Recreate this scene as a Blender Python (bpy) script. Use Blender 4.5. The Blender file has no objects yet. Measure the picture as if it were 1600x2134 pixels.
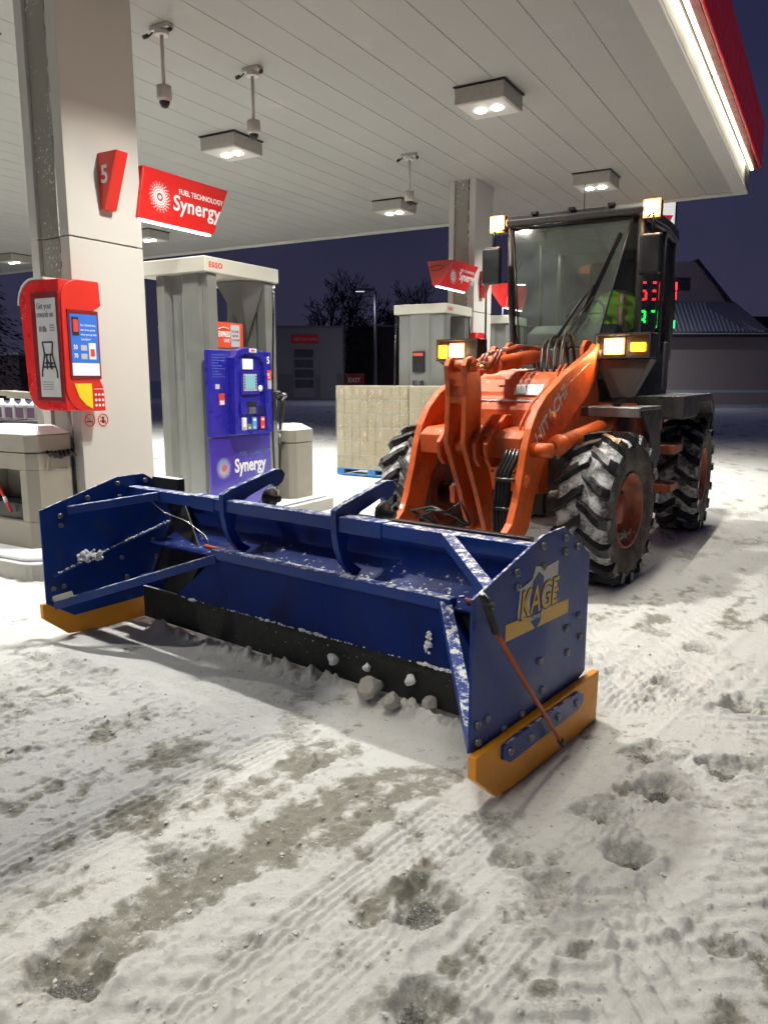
import bpy, bmesh, math, random
import numpy as np
from mathutils import Vector, Matrix
random.seed(7)
R = math.radians
scn = bpy.context.scene
COL = scn.collection
# ---------------------------------------------------------------- camera
cam_d = bpy.data.cameras.new("Camera"); cam = bpy.data.objects.new("Camera", cam_d); COL.objects.link(cam)
cam_d.sensor_fit = 'HORIZONTAL'; cam_d.sensor_width = 36.0; cam_d.lens = 36.0
cam_d.clip_end = 2000; cam_d.clip_start = 0.05
cam.location = (0, 0, 1.6); cam.rotation_euler = (R(90) - math.atan(277/1600), 0, 0)
scn.camera = cam
scn.render.resolution_x = 767; scn.render.resolution_y = 1024
# ---------------------------------------------------------------- world (dusk)
w = bpy.data.worlds.new("World"); scn.world = w; w.use_nodes = True
nt = w.node_tree; nt.nodes.clear()
sky = nt.nodes.new('ShaderNodeTexSky'); sky.sky_type = 'NISHITA'; sky.sun_disc = False
sky.sun_elevation = R(-4); sky.sun_rotation = R(200); sky.air_density = 1.5; sky.dust_density = 2.0
mixn = nt.nodes.new('ShaderNodeMix'); mixn.data_type = 'RGBA'; mixn.inputs[0].default_value = 0.75
bgn = nt.nodes.new('ShaderNodeBackground'); outn = nt.nodes.new('ShaderNodeOutputWorld')
tcn = nt.nodes.new('ShaderNodeTexCoord'); sepn = nt.nodes.new('ShaderNodeSeparateXYZ'); rampn = nt.nodes.new('ShaderNodeValToRGB')
nt.links.new(tcn.outputs['Generated'], sepn.inputs[0]); nt.links.new(sepn.outputs[2], rampn.inputs[0])
rampn.color_ramp.elements[0].position = 0.0; rampn.color_ramp.elements[0].color = (0.52, 0.48, 0.92, 1)
rampn.color_ramp.elements[1].position = 0.35; rampn.color_ramp.elements[1].color = (0.27, 0.30, 0.80, 1)
cln = nt.nodes.new('ShaderNodeTexNoise'); cln.inputs['Scale'].default_value = 2.2; cln.inputs['Detail'].default_value = 5; nt.links.new(tcn.outputs['Generated'], cln.inputs['Vector'])
clm = nt.nodes.new('ShaderNodeMapRange'); clm.inputs[1].default_value = .3; clm.inputs[2].default_value = .7; clm.inputs[3].default_value = .72; clm.inputs[4].default_value = 1.32; nt.links.new(cln.outputs['Fac'], clm.inputs[0])
vm = nt.nodes.new('ShaderNodeVectorMath'); vm.operation = 'SCALE'; nt.links.new(rampn.outputs[0], vm.inputs[0]); nt.links.new(clm.outputs[0], vm.inputs['Scale'])
nt.links.new(sky.outputs[0], mixn.inputs[6]); nt.links.new(vm.outputs[0], mixn.inputs[7])
nt.links.new(mixn.outputs[2], bgn.inputs[0]); bgn.inputs[1].default_value = 0.074
nt.links.new(bgn.outputs[0], outn.inputs[0])
scn.view_settings.view_transform = 'Standard'; scn.view_settings.look = 'None'
scn.view_settings.exposure = 0.27; scn.view_settings.gamma = 1.0
LAMP_W = 143.0
# ---------------------------------------------------------------- frames (yaw to the right of +Y)
def frame(x, y, deg): return Matrix.Translation((x, y, 0)) @ Matrix.Rotation(-R(deg), 4, 'Z')
ST = frame(0, 0, 30)            # station axes
FF = frame(1.11, 6.56, 37)      # loader front frame, origin below front axle
RF = frame(1.89, 7.60, 30)      # loader rear frame, origin below the joint
PL = frame(-0.78, 3.79, 38.5)   # plow
# ---------------------------------------------------------------- materials
def S(n, k, v):
    if k in n.inputs: n.inputs[k].default_value = v
def mat(name, col, rough=.5, metal=0., var=.15, scale=6., bump=0., bscale=80., snow=0., specks=0., spscale=60., dirt=None,
        dirt_amt=.45, dirt_scale=5., coat=0., emit=None, estr=0., spec=.5, snowcol=(.72,.74,.76)):
    m = bpy.data.materials.new(name); m.use_nodes = True
    t = m.node_tree; b = t.nodes['Principled BSDF']; N = t.nodes.new; Lk = t.links.new
    c4 = lambda c: (c[0], c[1], c[2], 1)
    S(b, 'Roughness', rough); S(b, 'Metallic', metal); S(b, 'Coat Weight', coat); S(b, 'Specular IOR Level', spec)
    tc = N('ShaderNodeTexCoord'); P = tc.outputs['Object']
    n = N('ShaderNodeTexNoise'); n.inputs['Scale'].default_value = scale; n.inputs['Detail'].default_value = 6; Lk(P, n.inputs['Vector'])
    mx = N('ShaderNodeMix'); mx.data_type = 'RGBA'
    Lk(n.outputs['Fac'], mx.inputs[0])
    mx.inputs[6].default_value = c4([max(0, v*(1-var)) for v in col]); mx.inputs[7].default_value = c4([min(1, v*(1+var)) for v in col])
    cur = mx.outputs[2]
    def layer(cur, fac, c):
        q = N('ShaderNodeMix'); q.data_type = 'RGBA'; Lk(fac, q.inputs[0]); Lk(cur, q.inputs[6]); q.inputs[7].default_value = c4(c); return q.outputs[2]
    def mrange(src, a, bb, lo=0., hi=1.):
        q = N('ShaderNodeMapRange'); q.inputs[1].default_value = a; q.inputs[2].default_value = bb; q.inputs[3].default_value = lo; q.inputs[4].default_value = hi
        q.interpolation_type = 'SMOOTHSTEP'; Lk(src, q.inputs[0]); return q.outputs[0]
    def mul(a, bb):
        q = N('ShaderNodeMath'); q.operation = 'MULTIPLY'; Lk(a, q.inputs[0]); Lk(bb, q.inputs[1]); return q.outputs[0]
    if dirt:
        n2 = N('ShaderNodeTexNoise'); n2.inputs['Scale'].default_value = dirt_scale; n2.inputs['Detail'].default_value = 8; n2.inputs['Roughness'].default_value = .7
        Lk(P, n2.inputs['Vector']); cur = layer(cur, mrange(n2.outputs['Fac'], 1-dirt_amt-.12, 1-dirt_amt+.15, 0, .85), dirt)
    facs = []
    if snow > 0:
        g = N('ShaderNodeNewGeometry'); sp = N('ShaderNodeSeparateXYZ'); Lk(g.outputs['Normal'], sp.inputs[0])
        n3 = N('ShaderNodeTexNoise'); n3.inputs['Scale'].default_value = 22; n3.inputs['Detail'].default_value = 8; n3.inputs['Roughness'].default_value = .75; Lk(P, n3.inputs['Vector'])
        f = mul(mrange(sp.outputs[2], .45, .8), mrange(n3.outputs['Fac'], .62-.4*snow, .72-.4*snow)); cur = layer(cur, f, snowcol)
    if specks > 0:
        n4 = N('ShaderNodeTexNoise'); n4.inputs['Scale'].default_value = spscale; n4.inputs['Detail'].default_value = 3; Lk(P, n4.inputs['Vector'])
        n5 = N('ShaderNodeTexNoise'); n5.inputs['Scale'].default_value = 2.2; n5.inputs['Detail'].default_value = 2; Lk(P, n5.inputs['Vector'])
        f = mul(mrange(n4.outputs['Fac'], .78-.25*specks, .84-.25*specks), mrange(n5.outputs['Fac'], .42, .6)); cur = layer(cur, f, snowcol)
    Lk(cur, b.inputs['Base Color'])
    rr = mrange(n.outputs['Fac'], .2, .8, max(0, rough-.1), min(1, rough+.12)); Lk(rr, b.inputs['Roughness'])
    if bump > 0:
        n6 = N('ShaderNodeTexNoise'); n6.inputs['Scale'].default_value = bscale; n6.inputs['Detail'].default_value = 6; Lk(P, n6.inputs['Vector'])
        bp = N('ShaderNodeBump'); bp.inputs['Strength'].default_value = bump; bp.inputs['Distance'].default_value = .01
        Lk(n6.outputs['Fac'], bp.inputs['Height']); Lk(bp.outputs[0], b.inputs['Normal'])
    if emit: S(b, 'Emission Color', c4(emit)); S(b, 'Emission Strength', estr)
    return m
def glassm(name, tint, dirt_sheen_amt=.25, gloss=.12, dcol=(.45,.5,.47)):
    m = bpy.data.materials.new(name); m.use_nodes = True; t = m.node_tree; t.nodes.clear(); N = t.nodes.new; Lk = t.links.new
    o = N('ShaderNodeOutputMaterial'); tr = N('ShaderNodeBsdfTransparent'); tr.inputs[0].default_value = (*tint, 1)
    gl = N('ShaderNodeBsdfGlossy'); gl.inputs['Roughness'].default_value = .035
    df = N('ShaderNodeBsdfDiffuse'); df.inputs[0].default_value = (*dcol, 1)
    m1 = N('ShaderNodeMixShader'); m1.inputs[0].default_value = gloss; Lk(tr.outputs[0], m1.inputs[1]); Lk(gl.outputs[0], m1.inputs[2])
    tc = N('ShaderNodeTexCoord'); n1 = N('ShaderNodeTexNoise'); n1.inputs['Scale'].default_value = 2.5; n1.inputs['Detail'].default_value = 5
    n2 = N('ShaderNodeTexNoise'); n2.inputs['Scale'].default_value = 150; n2.inputs['Detail'].default_value = 4
    mp = N('ShaderNodeMapping'); mp.inputs['Scale'].default_value = (1, 1, .35); Lk(tc.outputs['Object'], mp.inputs[0]); Lk(tc.outputs['Object'], n1.inputs['Vector']); Lk(mp.outputs[0], n2.inputs['Vector'])
    r1 = N('ShaderNodeMapRange'); r1.inputs[1].default_value = .35; r1.inputs[2].default_value = .7; r1.inputs[4].default_value = dirt_sheen_amt; Lk(n1.outputs['Fac'], r1.inputs[0])
    r2 = N('ShaderNodeMapRange'); r2.inputs[1].default_value = .55; r2.inputs[2].default_value = .75; r2.inputs[4].default_value = dirt_sheen_amt*1.4; Lk(n2.outputs['Fac'], r2.inputs[0])
    a = N('ShaderNodeMath'); a.operation = 'ADD'; Lk(r1.outputs[0], a.inputs[0]); Lk(r2.outputs[0], a.inputs[1])
    m2 = N('ShaderNodeMixShader'); Lk(a.outputs[0], m2.inputs[0]); Lk(m1.outputs[0], m2.inputs[1]); Lk(df.outputs[0], m2.inputs[2]); Lk(m2.outputs[0], o.inputs[0])
    return m
def emis(name, col, s):
    m = bpy.data.materials.new(name); m.use_nodes = True; t = m.node_tree; b = t.nodes['Principled BSDF']
    S(b, 'Base Color', (*[min(c*.5, 1) for c in col], 1)); S(b, 'Emission Color', (*col, 1)); S(b, 'Emission Strength', s); return m
ORANGE = (.62, .096, .009); BLUE = (.003, .034, .23)
M = dict(
 orange=mat('orange_paint', ORANGE, .52, var=.18, scale=4, coat=.06, snow=.10, specks=.07, spscale=70, dirt=(.22,.075,.03), dirt_amt=.42, dirt_scale=9, bump=.06, bscale=40),
 orange_dirty=mat('dirty_orange_paint', (.36,.065,.015), .55, var=.2, scale=7, snow=.3, dirt=(.07,.05,.04), dirt_amt=.47, dirt_scale=9, specks=.25),
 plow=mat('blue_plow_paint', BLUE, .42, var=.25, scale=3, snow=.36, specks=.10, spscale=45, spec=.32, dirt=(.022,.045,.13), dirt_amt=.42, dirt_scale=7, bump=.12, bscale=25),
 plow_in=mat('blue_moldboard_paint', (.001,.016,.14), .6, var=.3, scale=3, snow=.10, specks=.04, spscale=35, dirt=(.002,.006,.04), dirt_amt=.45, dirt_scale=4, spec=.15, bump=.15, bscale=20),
 yellow=mat('yellow_shoe_paint', (.78,.30,.008), .5, var=.15, scale=5, dirt=(.33,.20,.09), dirt_amt=.36, dirt_scale=7, specks=.10, spscale=20, bump=.1),
 rubber=mat('black_rubber', (.012,.012,.013), .55, var=.3, scale=20, bump=.3, bscale=60, specks=.22, spscale=50),
 blackedge=mat('snowy_black_rubber', (.012,.013,.013), .7, var=.3, scale=20, bump=.4, bscale=40, specks=.38, spscale=55, snow=.8),
 tyre=mat('snow_packed_rubber', (.05,.045,.042), .85, var=.4, scale=15, bump=.6, bscale=50, dirt=(.64,.64,.66), dirt_amt=.51, dirt_scale=10),
 lug=mat('wet_tread_rubber', (.009,.009,.010), .33, var=.3, scale=20, bump=.3, bscale=60, dirt=(.45,.45,.47), dirt_amt=.22, dirt_scale=13),
 sidewall=mat('dirty_sidewall', (.045,.036,.03), .75, var=.35, scale=9, bump=.3, bscale=40, dirt=(.16,.13,.11), dirt_amt=.45, dirt_scale=6),
 darkmetal=mat('dark_grey_metal', (.030,.028,.027), .5, var=.3, scale=7, snow=.25, dirt=(.10,.085,.07), dirt_amt=.4, dirt_scale=8, bump=.1),
 cabframe=mat('cab_frame_paint', (.055,.052,.048), .45, var=.2, scale=8, dirt=(.13,.11,.09), dirt_amt=.33),
 greyplate=mat('grey_fender_steel', (.22,.21,.20), .42, metal=.6, var=.25, scale=9, snow=.45, dirt=(.10,.08,.07), dirt_amt=.4),
 black=mat('black_plastic', (.014,.014,.015), .4, var=.2),
 chrome=mat('bright_steel', (.55,.54,.52), .25, metal=1, var=.1),
 hose=mat('black_hose', (.012,.012,.012), .32, var=.2, bump=.1),
 interior=mat('cab_interior', (.02,.02,.022), .7),
 hivis=mat('hi_vis_lime', (.28,.55,.02), .7, var=.15, bump=.3, bscale=12),
 hiorange=mat('hi_vis_orange', (.75,.12,.02), .7), silver=mat('reflective_silver', (.5,.5,.5), .4),
 glass=glassm('windshield_glass', (.60,.69,.63), .20, .22, (.33,.42,.35)), sglass=glassm('side_glass', (.75,.78,.76), .05, .08),  # windshield's green film is dirt plus a painted reflection of the lit canopy
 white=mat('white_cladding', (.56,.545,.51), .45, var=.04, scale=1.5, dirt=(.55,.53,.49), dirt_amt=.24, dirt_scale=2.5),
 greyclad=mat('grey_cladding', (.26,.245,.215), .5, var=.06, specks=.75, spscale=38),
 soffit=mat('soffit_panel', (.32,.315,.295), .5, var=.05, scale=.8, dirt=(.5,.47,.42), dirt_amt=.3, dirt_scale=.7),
 groove=mat('soffit_groove', (.22,.215,.20), .8), cove=mat('cove_wall', (.26,.25,.21), .6, var=.2, scale=2), pumpgrey=mat('pump_grey_panel', (.25,.255,.237), .38, metal=.35, var=.07, specks=.12, spscale=45),
 pumpdark=mat('pump_dark_panel', (.15,.15,.14), .5), cap=mat('pump_cap_white', (.56,.56,.48), .4, var=.04),
 pblue=mat('pump_blue', (.020,.018,.30), .3, var=.08, coat=.3, specks=.15, spscale=90), pviolet=mat('pump_violet_blue', (.045,.03,.33), .22, var=.12, scale=2, coat=.5),
 red=mat('sign_red', (.62,.018,.015), .35, var=.08, coat=.3), redspeck=mat('red_with_snow', (.60,.015,.012), .3, var=.08, coat=.4, specks=.6, spscale=60),
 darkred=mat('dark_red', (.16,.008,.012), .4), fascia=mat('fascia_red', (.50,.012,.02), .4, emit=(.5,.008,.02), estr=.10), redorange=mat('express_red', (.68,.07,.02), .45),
 wtext=mat('white_lettering', (.85,.85,.85), .5, var=.02), rtext=mat('red_lettering', (.70,.05,.02), .5, var=.02), gtext=mat('grey_lettering', (.15,.15,.16), .6, var=.02),
 dtext=mat('dark_red_lettering', (.25,.01,.01), .5), btext=mat('pale_blue_lettering', (.10,.16,.45), .5), otext=mat('faded_lettering', (.62,.42,.34), .6),
 paper=mat('poster_paper', (.50,.50,.52), .4, var=.03), yellowc=mat('yellow_card', (.80,.62,.02), .5), ltblue=mat('light_blue', (.10,.35,.65), .4),
 beige=mat('beige_plastic', (.27,.25,.205), .55, var=.10, scale=3, bump=.05, dirt=(.19,.17,.14), dirt_amt=.36), beigetop=mat('pale_bin_lid', (.55,.54,.48), .5, snow=.9),
 concrete=mat('island_concrete', (.40,.39,.35), .8, var=.15, bump=.3, snow=.8, dirt=(.28,.26,.23), dirt_amt=.4), bag=mat('black_bin_bag', (.015,.015,.015), .18),
 card=mat('wrapped_cardboard', (.33,.26,.13), .30, var=.3, scale=5, coat=.6, bump=.5, bscale=14, specks=.62, spscale=30, dirt=(.25,.20,.12), dirt_amt=.3, snow=.95),
 card2=mat('clean_wrapped_cardboard', (.36,.29,.19), .35, var=.12, coat=.5, bump=.2, bscale=12, snow=.9), bluepallet=mat('blue_pallet_paint', (.03,.16,.42), .6, var=.2, snow=.6),
 bwall=mat('carwash_wall', (.34,.32,.31), .8, var=.12), bdark=mat('dark_brick', (.25,.22,.21), .8), bpane=mat('door_pane', (.07,.075,.09), .25), fence=mat('dark_fence', (.06,.04,.045), .9),
 barnwall=mat('barn_wall', (.55,.46,.38), .8, var=.12, bump=.1), barngable=mat('gable_boards', (.50,.42,.40), .8), roof=mat('dark_roof', (.06,.045,.045), .8, snow=.4),
 ribroof=mat('ribbed_roof', (.34,.32,.33), .6, snow=.0), ribsnow=mat('roof_snow', (.80,.80,.84), .8),
 bark=mat('dark_bark', (.020,.017,.018), .9), needles=mat('dark_needles', (.010,.016,.011), .9, var=.5),
 jug=mat('jug_plastic', (.45,.45,.5), .3), juglabel=mat('jug_label', (.10,.05,.09), .5), galv=mat('galvanised_steel', (.16,.16,.17), .5, metal=.5), snowm=mat('packed_snow', (.74,.75,.77), .8, var=.08, bump=.5, bscale=60),
 wood=mat('rust_orange', (.42,.09,.02), .5), decal_y=mat('decal_yellow', (.75,.42,.03), .45), decal_w=mat('decal_white', (.6,.58,.5), .5),
)
E_LED = emis('led_lens', (1, .98, .9), 40); E_STRIP = emis('led_strip', (1, .98, .70), 2.2); E_SIGNLED = emis('sign_led', (.95, .95, 1), 6)
E_WORK = emis('work_light_lens', (1, .55, .22), 130); E_HEAD = emis('headlight_lens', (1, .60, .28), 110); E_AMBER = emis('amber_lens', (1, .27, .005), 14); E_HALO = emis('painted_halo', (1, .30, .06), 1.6)  # amber rim glows to stand for the halo around lit lenses
E_RED = emis('red_digits', (1, .02, .03), 5.0); E_GREEN = emis('green_digits', (.02, 1, .15), 3.5); E_SCREEN = emis('blue_screen', (.02, .15, .60), .55)
E_WSCR = emis('white_screen', (.72, .76, .85), .65); E_LCD = emis('lcd_screen', (.22, .50, .55), .45); E_SIGN = emis('lit_sign_red', (.75, .02, .05), .35); E_SIGNW = emis('lit_sign_white', (.9, .9, .85), .6)
E_DIM = emis('dim_lamp', (.8, .9, 1), .8); E_FAR = emis('far_lamp', (.8, .9, 1), 30); E_SIGNO = emis('lit_sign_orange', (.9, .2, .03), .5)
# ---------------------------------------------------------------- builders
class MB:
    def __init__(s): s.v = []; s.f = []; s.sm = []
    def add(s, v, f, smooth=False, m=None):
        o = len(s.v); s.v += [tuple(m @ Vector(p)) if m else tuple(p) for p in v]; s.f += [tuple(i+o for i in q) for q in f]; s.sm += [smooth]*len(f); return s
    def box(s, x0, x1, y0, y1, z0, z1, m=None):
        v = [(x, y, z) for z in (z0, z1) for y in (y0, y1) for x in (x0, x1)]
        return s.add(v, [(0,2,3,1),(4,5,7,6),(0,1,5,4),(2,6,7,3),(0,4,6,2),(1,3,7,5)], False, m)
    def prism(s, pts, a, b, axis='x', m=None):
        # pts are (y,z) for x, (x,z) for y, (x,y) for z
        def P(p, t): return (t, p[0], p[1]) if axis == 'x' else ((p[0], t, p[1]) if axis == 'y' else (p[0], p[1], t))
        n = len(pts); v = [P(p, a) for p in pts] + [P(p, b) for p in pts]
        return s.add(v, [tuple(range(n))[::-1], tuple(range(n, 2*n))] + [(i, (i+1) % n, n+(i+1) % n, n+i) for i in range(n)], False, m)
    def tube(s, path, r, seg=8, caps=True, m=None):
        P = [Vector(p) for p in path]; n = len(P); rs = r if isinstance(r, (list, tuple)) else [r]*n
        v = []; f = []; up = None
        for i in range(n):
            d = (P[min(i+1, n-1)] - P[max(i-1, 0)]).normalized()
            if up is None: up = Vector((0, 0, 1)) if abs(d.z) < .9 else Vector((1, 0, 0))
            a = d.cross(up).normalized(); up = a.cross(d).normalized()
            for k in range(seg):
                t = 2*math.pi*k/seg; v.append(P[i] + (a*math.cos(t) + up*math.sin(t))*rs[i])
        for i in range(n-1):
            for k in range(seg): f.append((i*seg+k, i*seg+(k+1) % seg, (i+1)*seg+(k+1) % seg, (i+1)*seg+k))
        if caps: f.append(tuple(range(seg))[::-1]); f.append(tuple((n-1)*seg+k for k in range(seg)))
        return s.add(v, f, True, m)
    def beam(s, p0, p1, w, h, m=None):
        p0, p1 = Vector(p0), Vector(p1); d = (p1-p0).normalized(); a = d.cross(Vector((0,0,1)))
        a = a.normalized() if a.length > 1e-4 else Vector((1,0,0)); u = a.cross(d).normalized(); v = []
        for p in (p0, p1):
            for sx, sy in ((-1,-1),(1,-1),(1,1),(-1,1)): v.append(p + a*sx*w/2 + u*sy*h/2)
        return s.add(v, [(3,2,1,0),(4,5,6,7),(0,1,5,4),(1,2,6,5),(2,3,7,6),(3,0,4,7)], False, m)
    def lathe(s, prof, c, axis='x', seg=48, m=None, smooth=True):
        # prof list of (t along axis, r)
        v = []; f = []; n = len(prof)
        for k in range(seg):
            a = 2*math.pi*k/seg
            for (t, r) in prof:
                p = (t, r*math.cos(a), r*math.sin(a)) if axis == 'x' else ((r*math.cos(a), r*math.sin(a), t) if axis == 'z' else (r*math.sin(a), t, r*math.cos(a)))
                v.append((p[0]+c[0], p[1]+c[1], p[2]+c[2]))
        for k in range(seg):
            for i in range(n-1): f.append((k*n+i, ((k+1) % seg)*n+i, ((k+1) % seg)*n+i+1, k*n+i+1))
        return s.add(v, f, smooth, m)
    def sheet(s, rows, m=None, smooth=True):
        n = len(rows[0]); v = [p for r in rows for p in r]
        return s.add(v, [(i*n+j, i*n+j+1, (i+1)*n+j+1, (i+1)*n+j) for i in range(len(rows)-1) for j in range(n-1)], smooth, m)
    def build(s, name, m, parent=None, bevel=0., xf=None, seg=2, solid=0.):
        me = bpy.data.meshes.new(name); me.from_pydata([tuple(p) for p in s.v], [], s.f)
        if xf: me.transform(xf)
        me.polygons.foreach_set('use_smooth', s.sm); me.materials.append(M[m] if isinstance(m, str) else m)
        bm = bmesh.new(); bm.from_mesh(me); bmesh.ops.recalc_face_normals(bm, faces=bm.faces); bm.to_mesh(me); bm.free()
        o = bpy.data.objects.new(name, me); COL.objects.link(o)
        if parent: o.parent = parent
        if solid: q = o.modifiers.new('Solidify', 'SOLIDIFY'); q.thickness = solid; q.offset = 0
        if bevel: q = o.modifiers.new('Bevel', 'BEVEL'); q.width = bevel; q.segments = seg; q.limit_method = 'ANGLE'; q.angle_limit = R(40); q.harden_normals = True
        return o
def tag(o, label=None, cat=None, group=None, kind=None):
    if label: o['label'] = label
    if cat: o['category'] = cat
    if group: o['group'] = group
    if kind: o['kind'] = kind
    return o
def thing(name, label, cat, mw, group=None):
    o = bpy.data.objects.new(name, None); COL.objects.link(o); o.empty_display_size = .2; o.matrix_world = mw
    return tag(o, label, cat, group)
def at(F, x, y, z=0.): return F @ Matrix.Translation((x, y, z))
def copy_tree(o, parent=None):
    c = o.copy(); COL.objects.link(c)
    if parent: c.parent = parent
    for ch in [q for q in list(bpy.data.objects) if q.parent == o and q is not c]: copy_tree(ch, c)
    return c
def txt(s, size, m, parent, pos, face='x+', name='lettering', off=0., ext=.001, shear=0., rot=0., sx=1., align='LEFT', sp=1.):
    cu = bpy.data.curves.new(name, 'FONT'); cu.body = s; cu.size = size; cu.offset = off; cu.extrude = ext; cu.shear = shear; cu.space_character = sp; cu.align_x = align; cu.resolution_u = 3
    tmp = bpy.data.objects.new('t', cu); COL.objects.link(tmp); dg = bpy.context.evaluated_depsgraph_get(); dg.update()
    me = bpy.data.meshes.new_from_object(tmp.evaluated_get(dg)); bpy.data.objects.remove(tmp); bpy.data.curves.remove(cu)
    B = {'x+': Matrix(((0,0,1),(1,0,0),(0,1,0))), 'y-': Matrix(((1,0,0),(0,0,-1),(0,1,0)))}[face].to_4x4()
    me.transform(Matrix.Translation(pos) @ B @ Matrix.Rotation(rot, 4, 'Z') @ Matrix.Diagonal((sx, 1, 1, 1)))
    me.materials.clear(); me.materials.append(M[m] if isinstance(m, str) else m)
    o = bpy.data.objects.new(name, me); COL.objects.link(o)
    if parent: o.parent = parent
    return o
def emblem(parent, c, r, m, face='x+', n=3, seed=1, tilt=0.):
    # dotted sunburst emblem: rings of small dots round a ring
    rnd = random.Random(seed); mb = MB()
    def P(a, b):
        a, b = a*math.cos(tilt)-b*math.sin(tilt), a*math.sin(tilt)+b*math.cos(tilt)
        return (c[0], c[1]+a, c[2]+b) if face == 'x+' else (c[0]+a, c[1], c[2]+b)
    def dot(a, b, q):
        mb.add([P(a, b)] + [P(a+q*math.cos(t*math.pi/3), b+q*math.sin(t*math.pi/3)) for t in range(6)], [(0, i+1, (i+1) % 6+1) for i in range(6)])
    for rr, k, q in ((.34, 24, .055), (.50, 22, .055), (.66, 22, .05), (.82, 22, .04), (.97, 20, .028)):
        for i in range(k):
            t = 2*math.pi*(i+.5*(k % 2)+rr*3)/k; dot(r*rr*math.cos(t), r*rr*math.sin(t), r*q*1.35)
    dot(0, 0, r*.15)
    return mb.build('emblem', m, parent)
def quad(parent, name, m, a0, a1, z0, z1, pos, face='x+', t=.003):
    mb = MB()
    if face == 'x+': mb.box(pos, pos+t, a0, a1, z0, z1)
    else: mb.box(a0, a1, pos-t, pos, z0, z1)
    return mb.build(name, m, parent)
# ---------------------------------------------------------------- ground
rng = np.random.RandomState(5)
def vn(x, y, seed):
    r = np.random.RandomState(seed); T = r.rand(256, 256)
    xi = np.floor(x).astype(int); yi = np.floor(y).astype(int); fx = x-xi; fy = y-yi; fx = fx*fx*(3-2*fx); fy = fy*fy*(3-2*fy)
    g = lambda a, b: T[a & 255, b & 255]
    return (g(xi, yi)*(1-fx)+g(xi+1, yi)*fx)*(1-fy)+(g(xi, yi+1)*(1-fx)+g(xi+1, yi+1)*fx)*fy
def fbm(x, y, seed, o=4):
    s = 0; a = .5; t = 0
    for i in range(o): s = s + a*vn(x*2**i+17*i, y*2**i+31*i, seed+i); t += a; a *= .5
    return s/t
def sstep(x, a, b): t = np.clip((x-a)/(b-a), 0, 1); return t*t*(3-2*t)
def axis_pts(lo, a, b, hi, d, g):
    mid = np.arange(a, b, d); L = [a]; st = d
    while L[-1] > lo: st *= g; L.append(L[-1]-st)
    U = [mid[-1]]; st = d
    while U[-1] < hi: st *= g; U.append(U[-1]+st)
    return np.array(L[1:][::-1] + list(mid) + U[1:])
gx = axis_pts(-500, -1.9, 2.0, 500, .0080, 1.024); gy = axis_pts(-60, 1.3, 3.7, 700, .0080, 1.024)
X, Y = np.meshgrid(gx, gy)
ca, sa = math.cos(R(38.5)), math.sin(R(38.5))
U_ = X*ca - Y*sa; V_ = X*sa + Y*ca            # across / along the driving direction
ca2, sa2 = math.cos(R(30)), math.sin(R(30)); SX = X*ca2 - Y*sa2; SY = X*sa2 + Y*ca2
near = np.exp(-np.maximum(0, np.hypot(X, Y-3)-5)/9)
rut = fbm(U_*7, V_*.55, 11); rut2 = fbm(U_*17, V_*1.6, 23)
big = fbm(X*1.1, Y*1.1, 31)
h = (big-.5)*.014 + (rut-.5)*.014 + (rut2-.5)*.007
cn = fbm(X*1.5, Y*1.5, 41) + .25*(fbm(U_*4, V_*.8, 43)-.5)
churn = sstep(cn, .46, .62)
fine = fbm(X*46, Y*46, 61, 2); mid = fbm(X*20, Y*20, 51, 3)
h += sstep(mid, .50, .62)*churn*.010 + sstep(mid, .66, .74)*churn*.010 + (fine-.5)*(.002+.012*churn)
plates = fbm(X*6, Y*6, 57, 4); h += sstep(plates, .56, .575)*.004
h += sstep(fbm(X*30+5, Y*30, 55, 2), .74, .79)*.008
# dirty scraped bands running along the driving direction
def lane(px, py, wd, v0, v1):
    u0 = px*ca-py*sa; vv = px*sa+py*ca
    return np.exp(-np.abs((U_-u0+.10*(fbm(U_*3, V_*3, 77)-.5))/wd)**3)*sstep(V_, vv+v0-.3, vv+v0)*(1-sstep(V_, vv+v1, vv+v1+.3))
bands = lane(-.35, 2.75, .36, -.9, .35) + .8*lane(-1.35, 2.75, .16, -.6, .6) + .8*lane(-.75, 2.25, .16, -.6, .9) + .6*lane(.55, 1.8, .10, -.4, .3) + .5*lane(-1.0, 1.9, .14, -.3, .5)
dn = fbm(U_*6, V_*1.6, 71, 5); dn2 = fbm(X*16, Y*16, 73, 4)
dirt = sstep(dn*.62 + dn2*.38 + .20*np.clip(bands, 0, 1.1), .55, .76)
dirt = np.maximum(dirt, sstep(fbm(X*2.3, Y*2.3, 81, 5)*.7 + dn2*.3 + .05*sstep(X, .3, 1.2), .62, .74)*.6)
h -= dirt*.007; h += dirt*(fbm(X*38, Y*38, 91, 2)-.5)*.020
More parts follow.
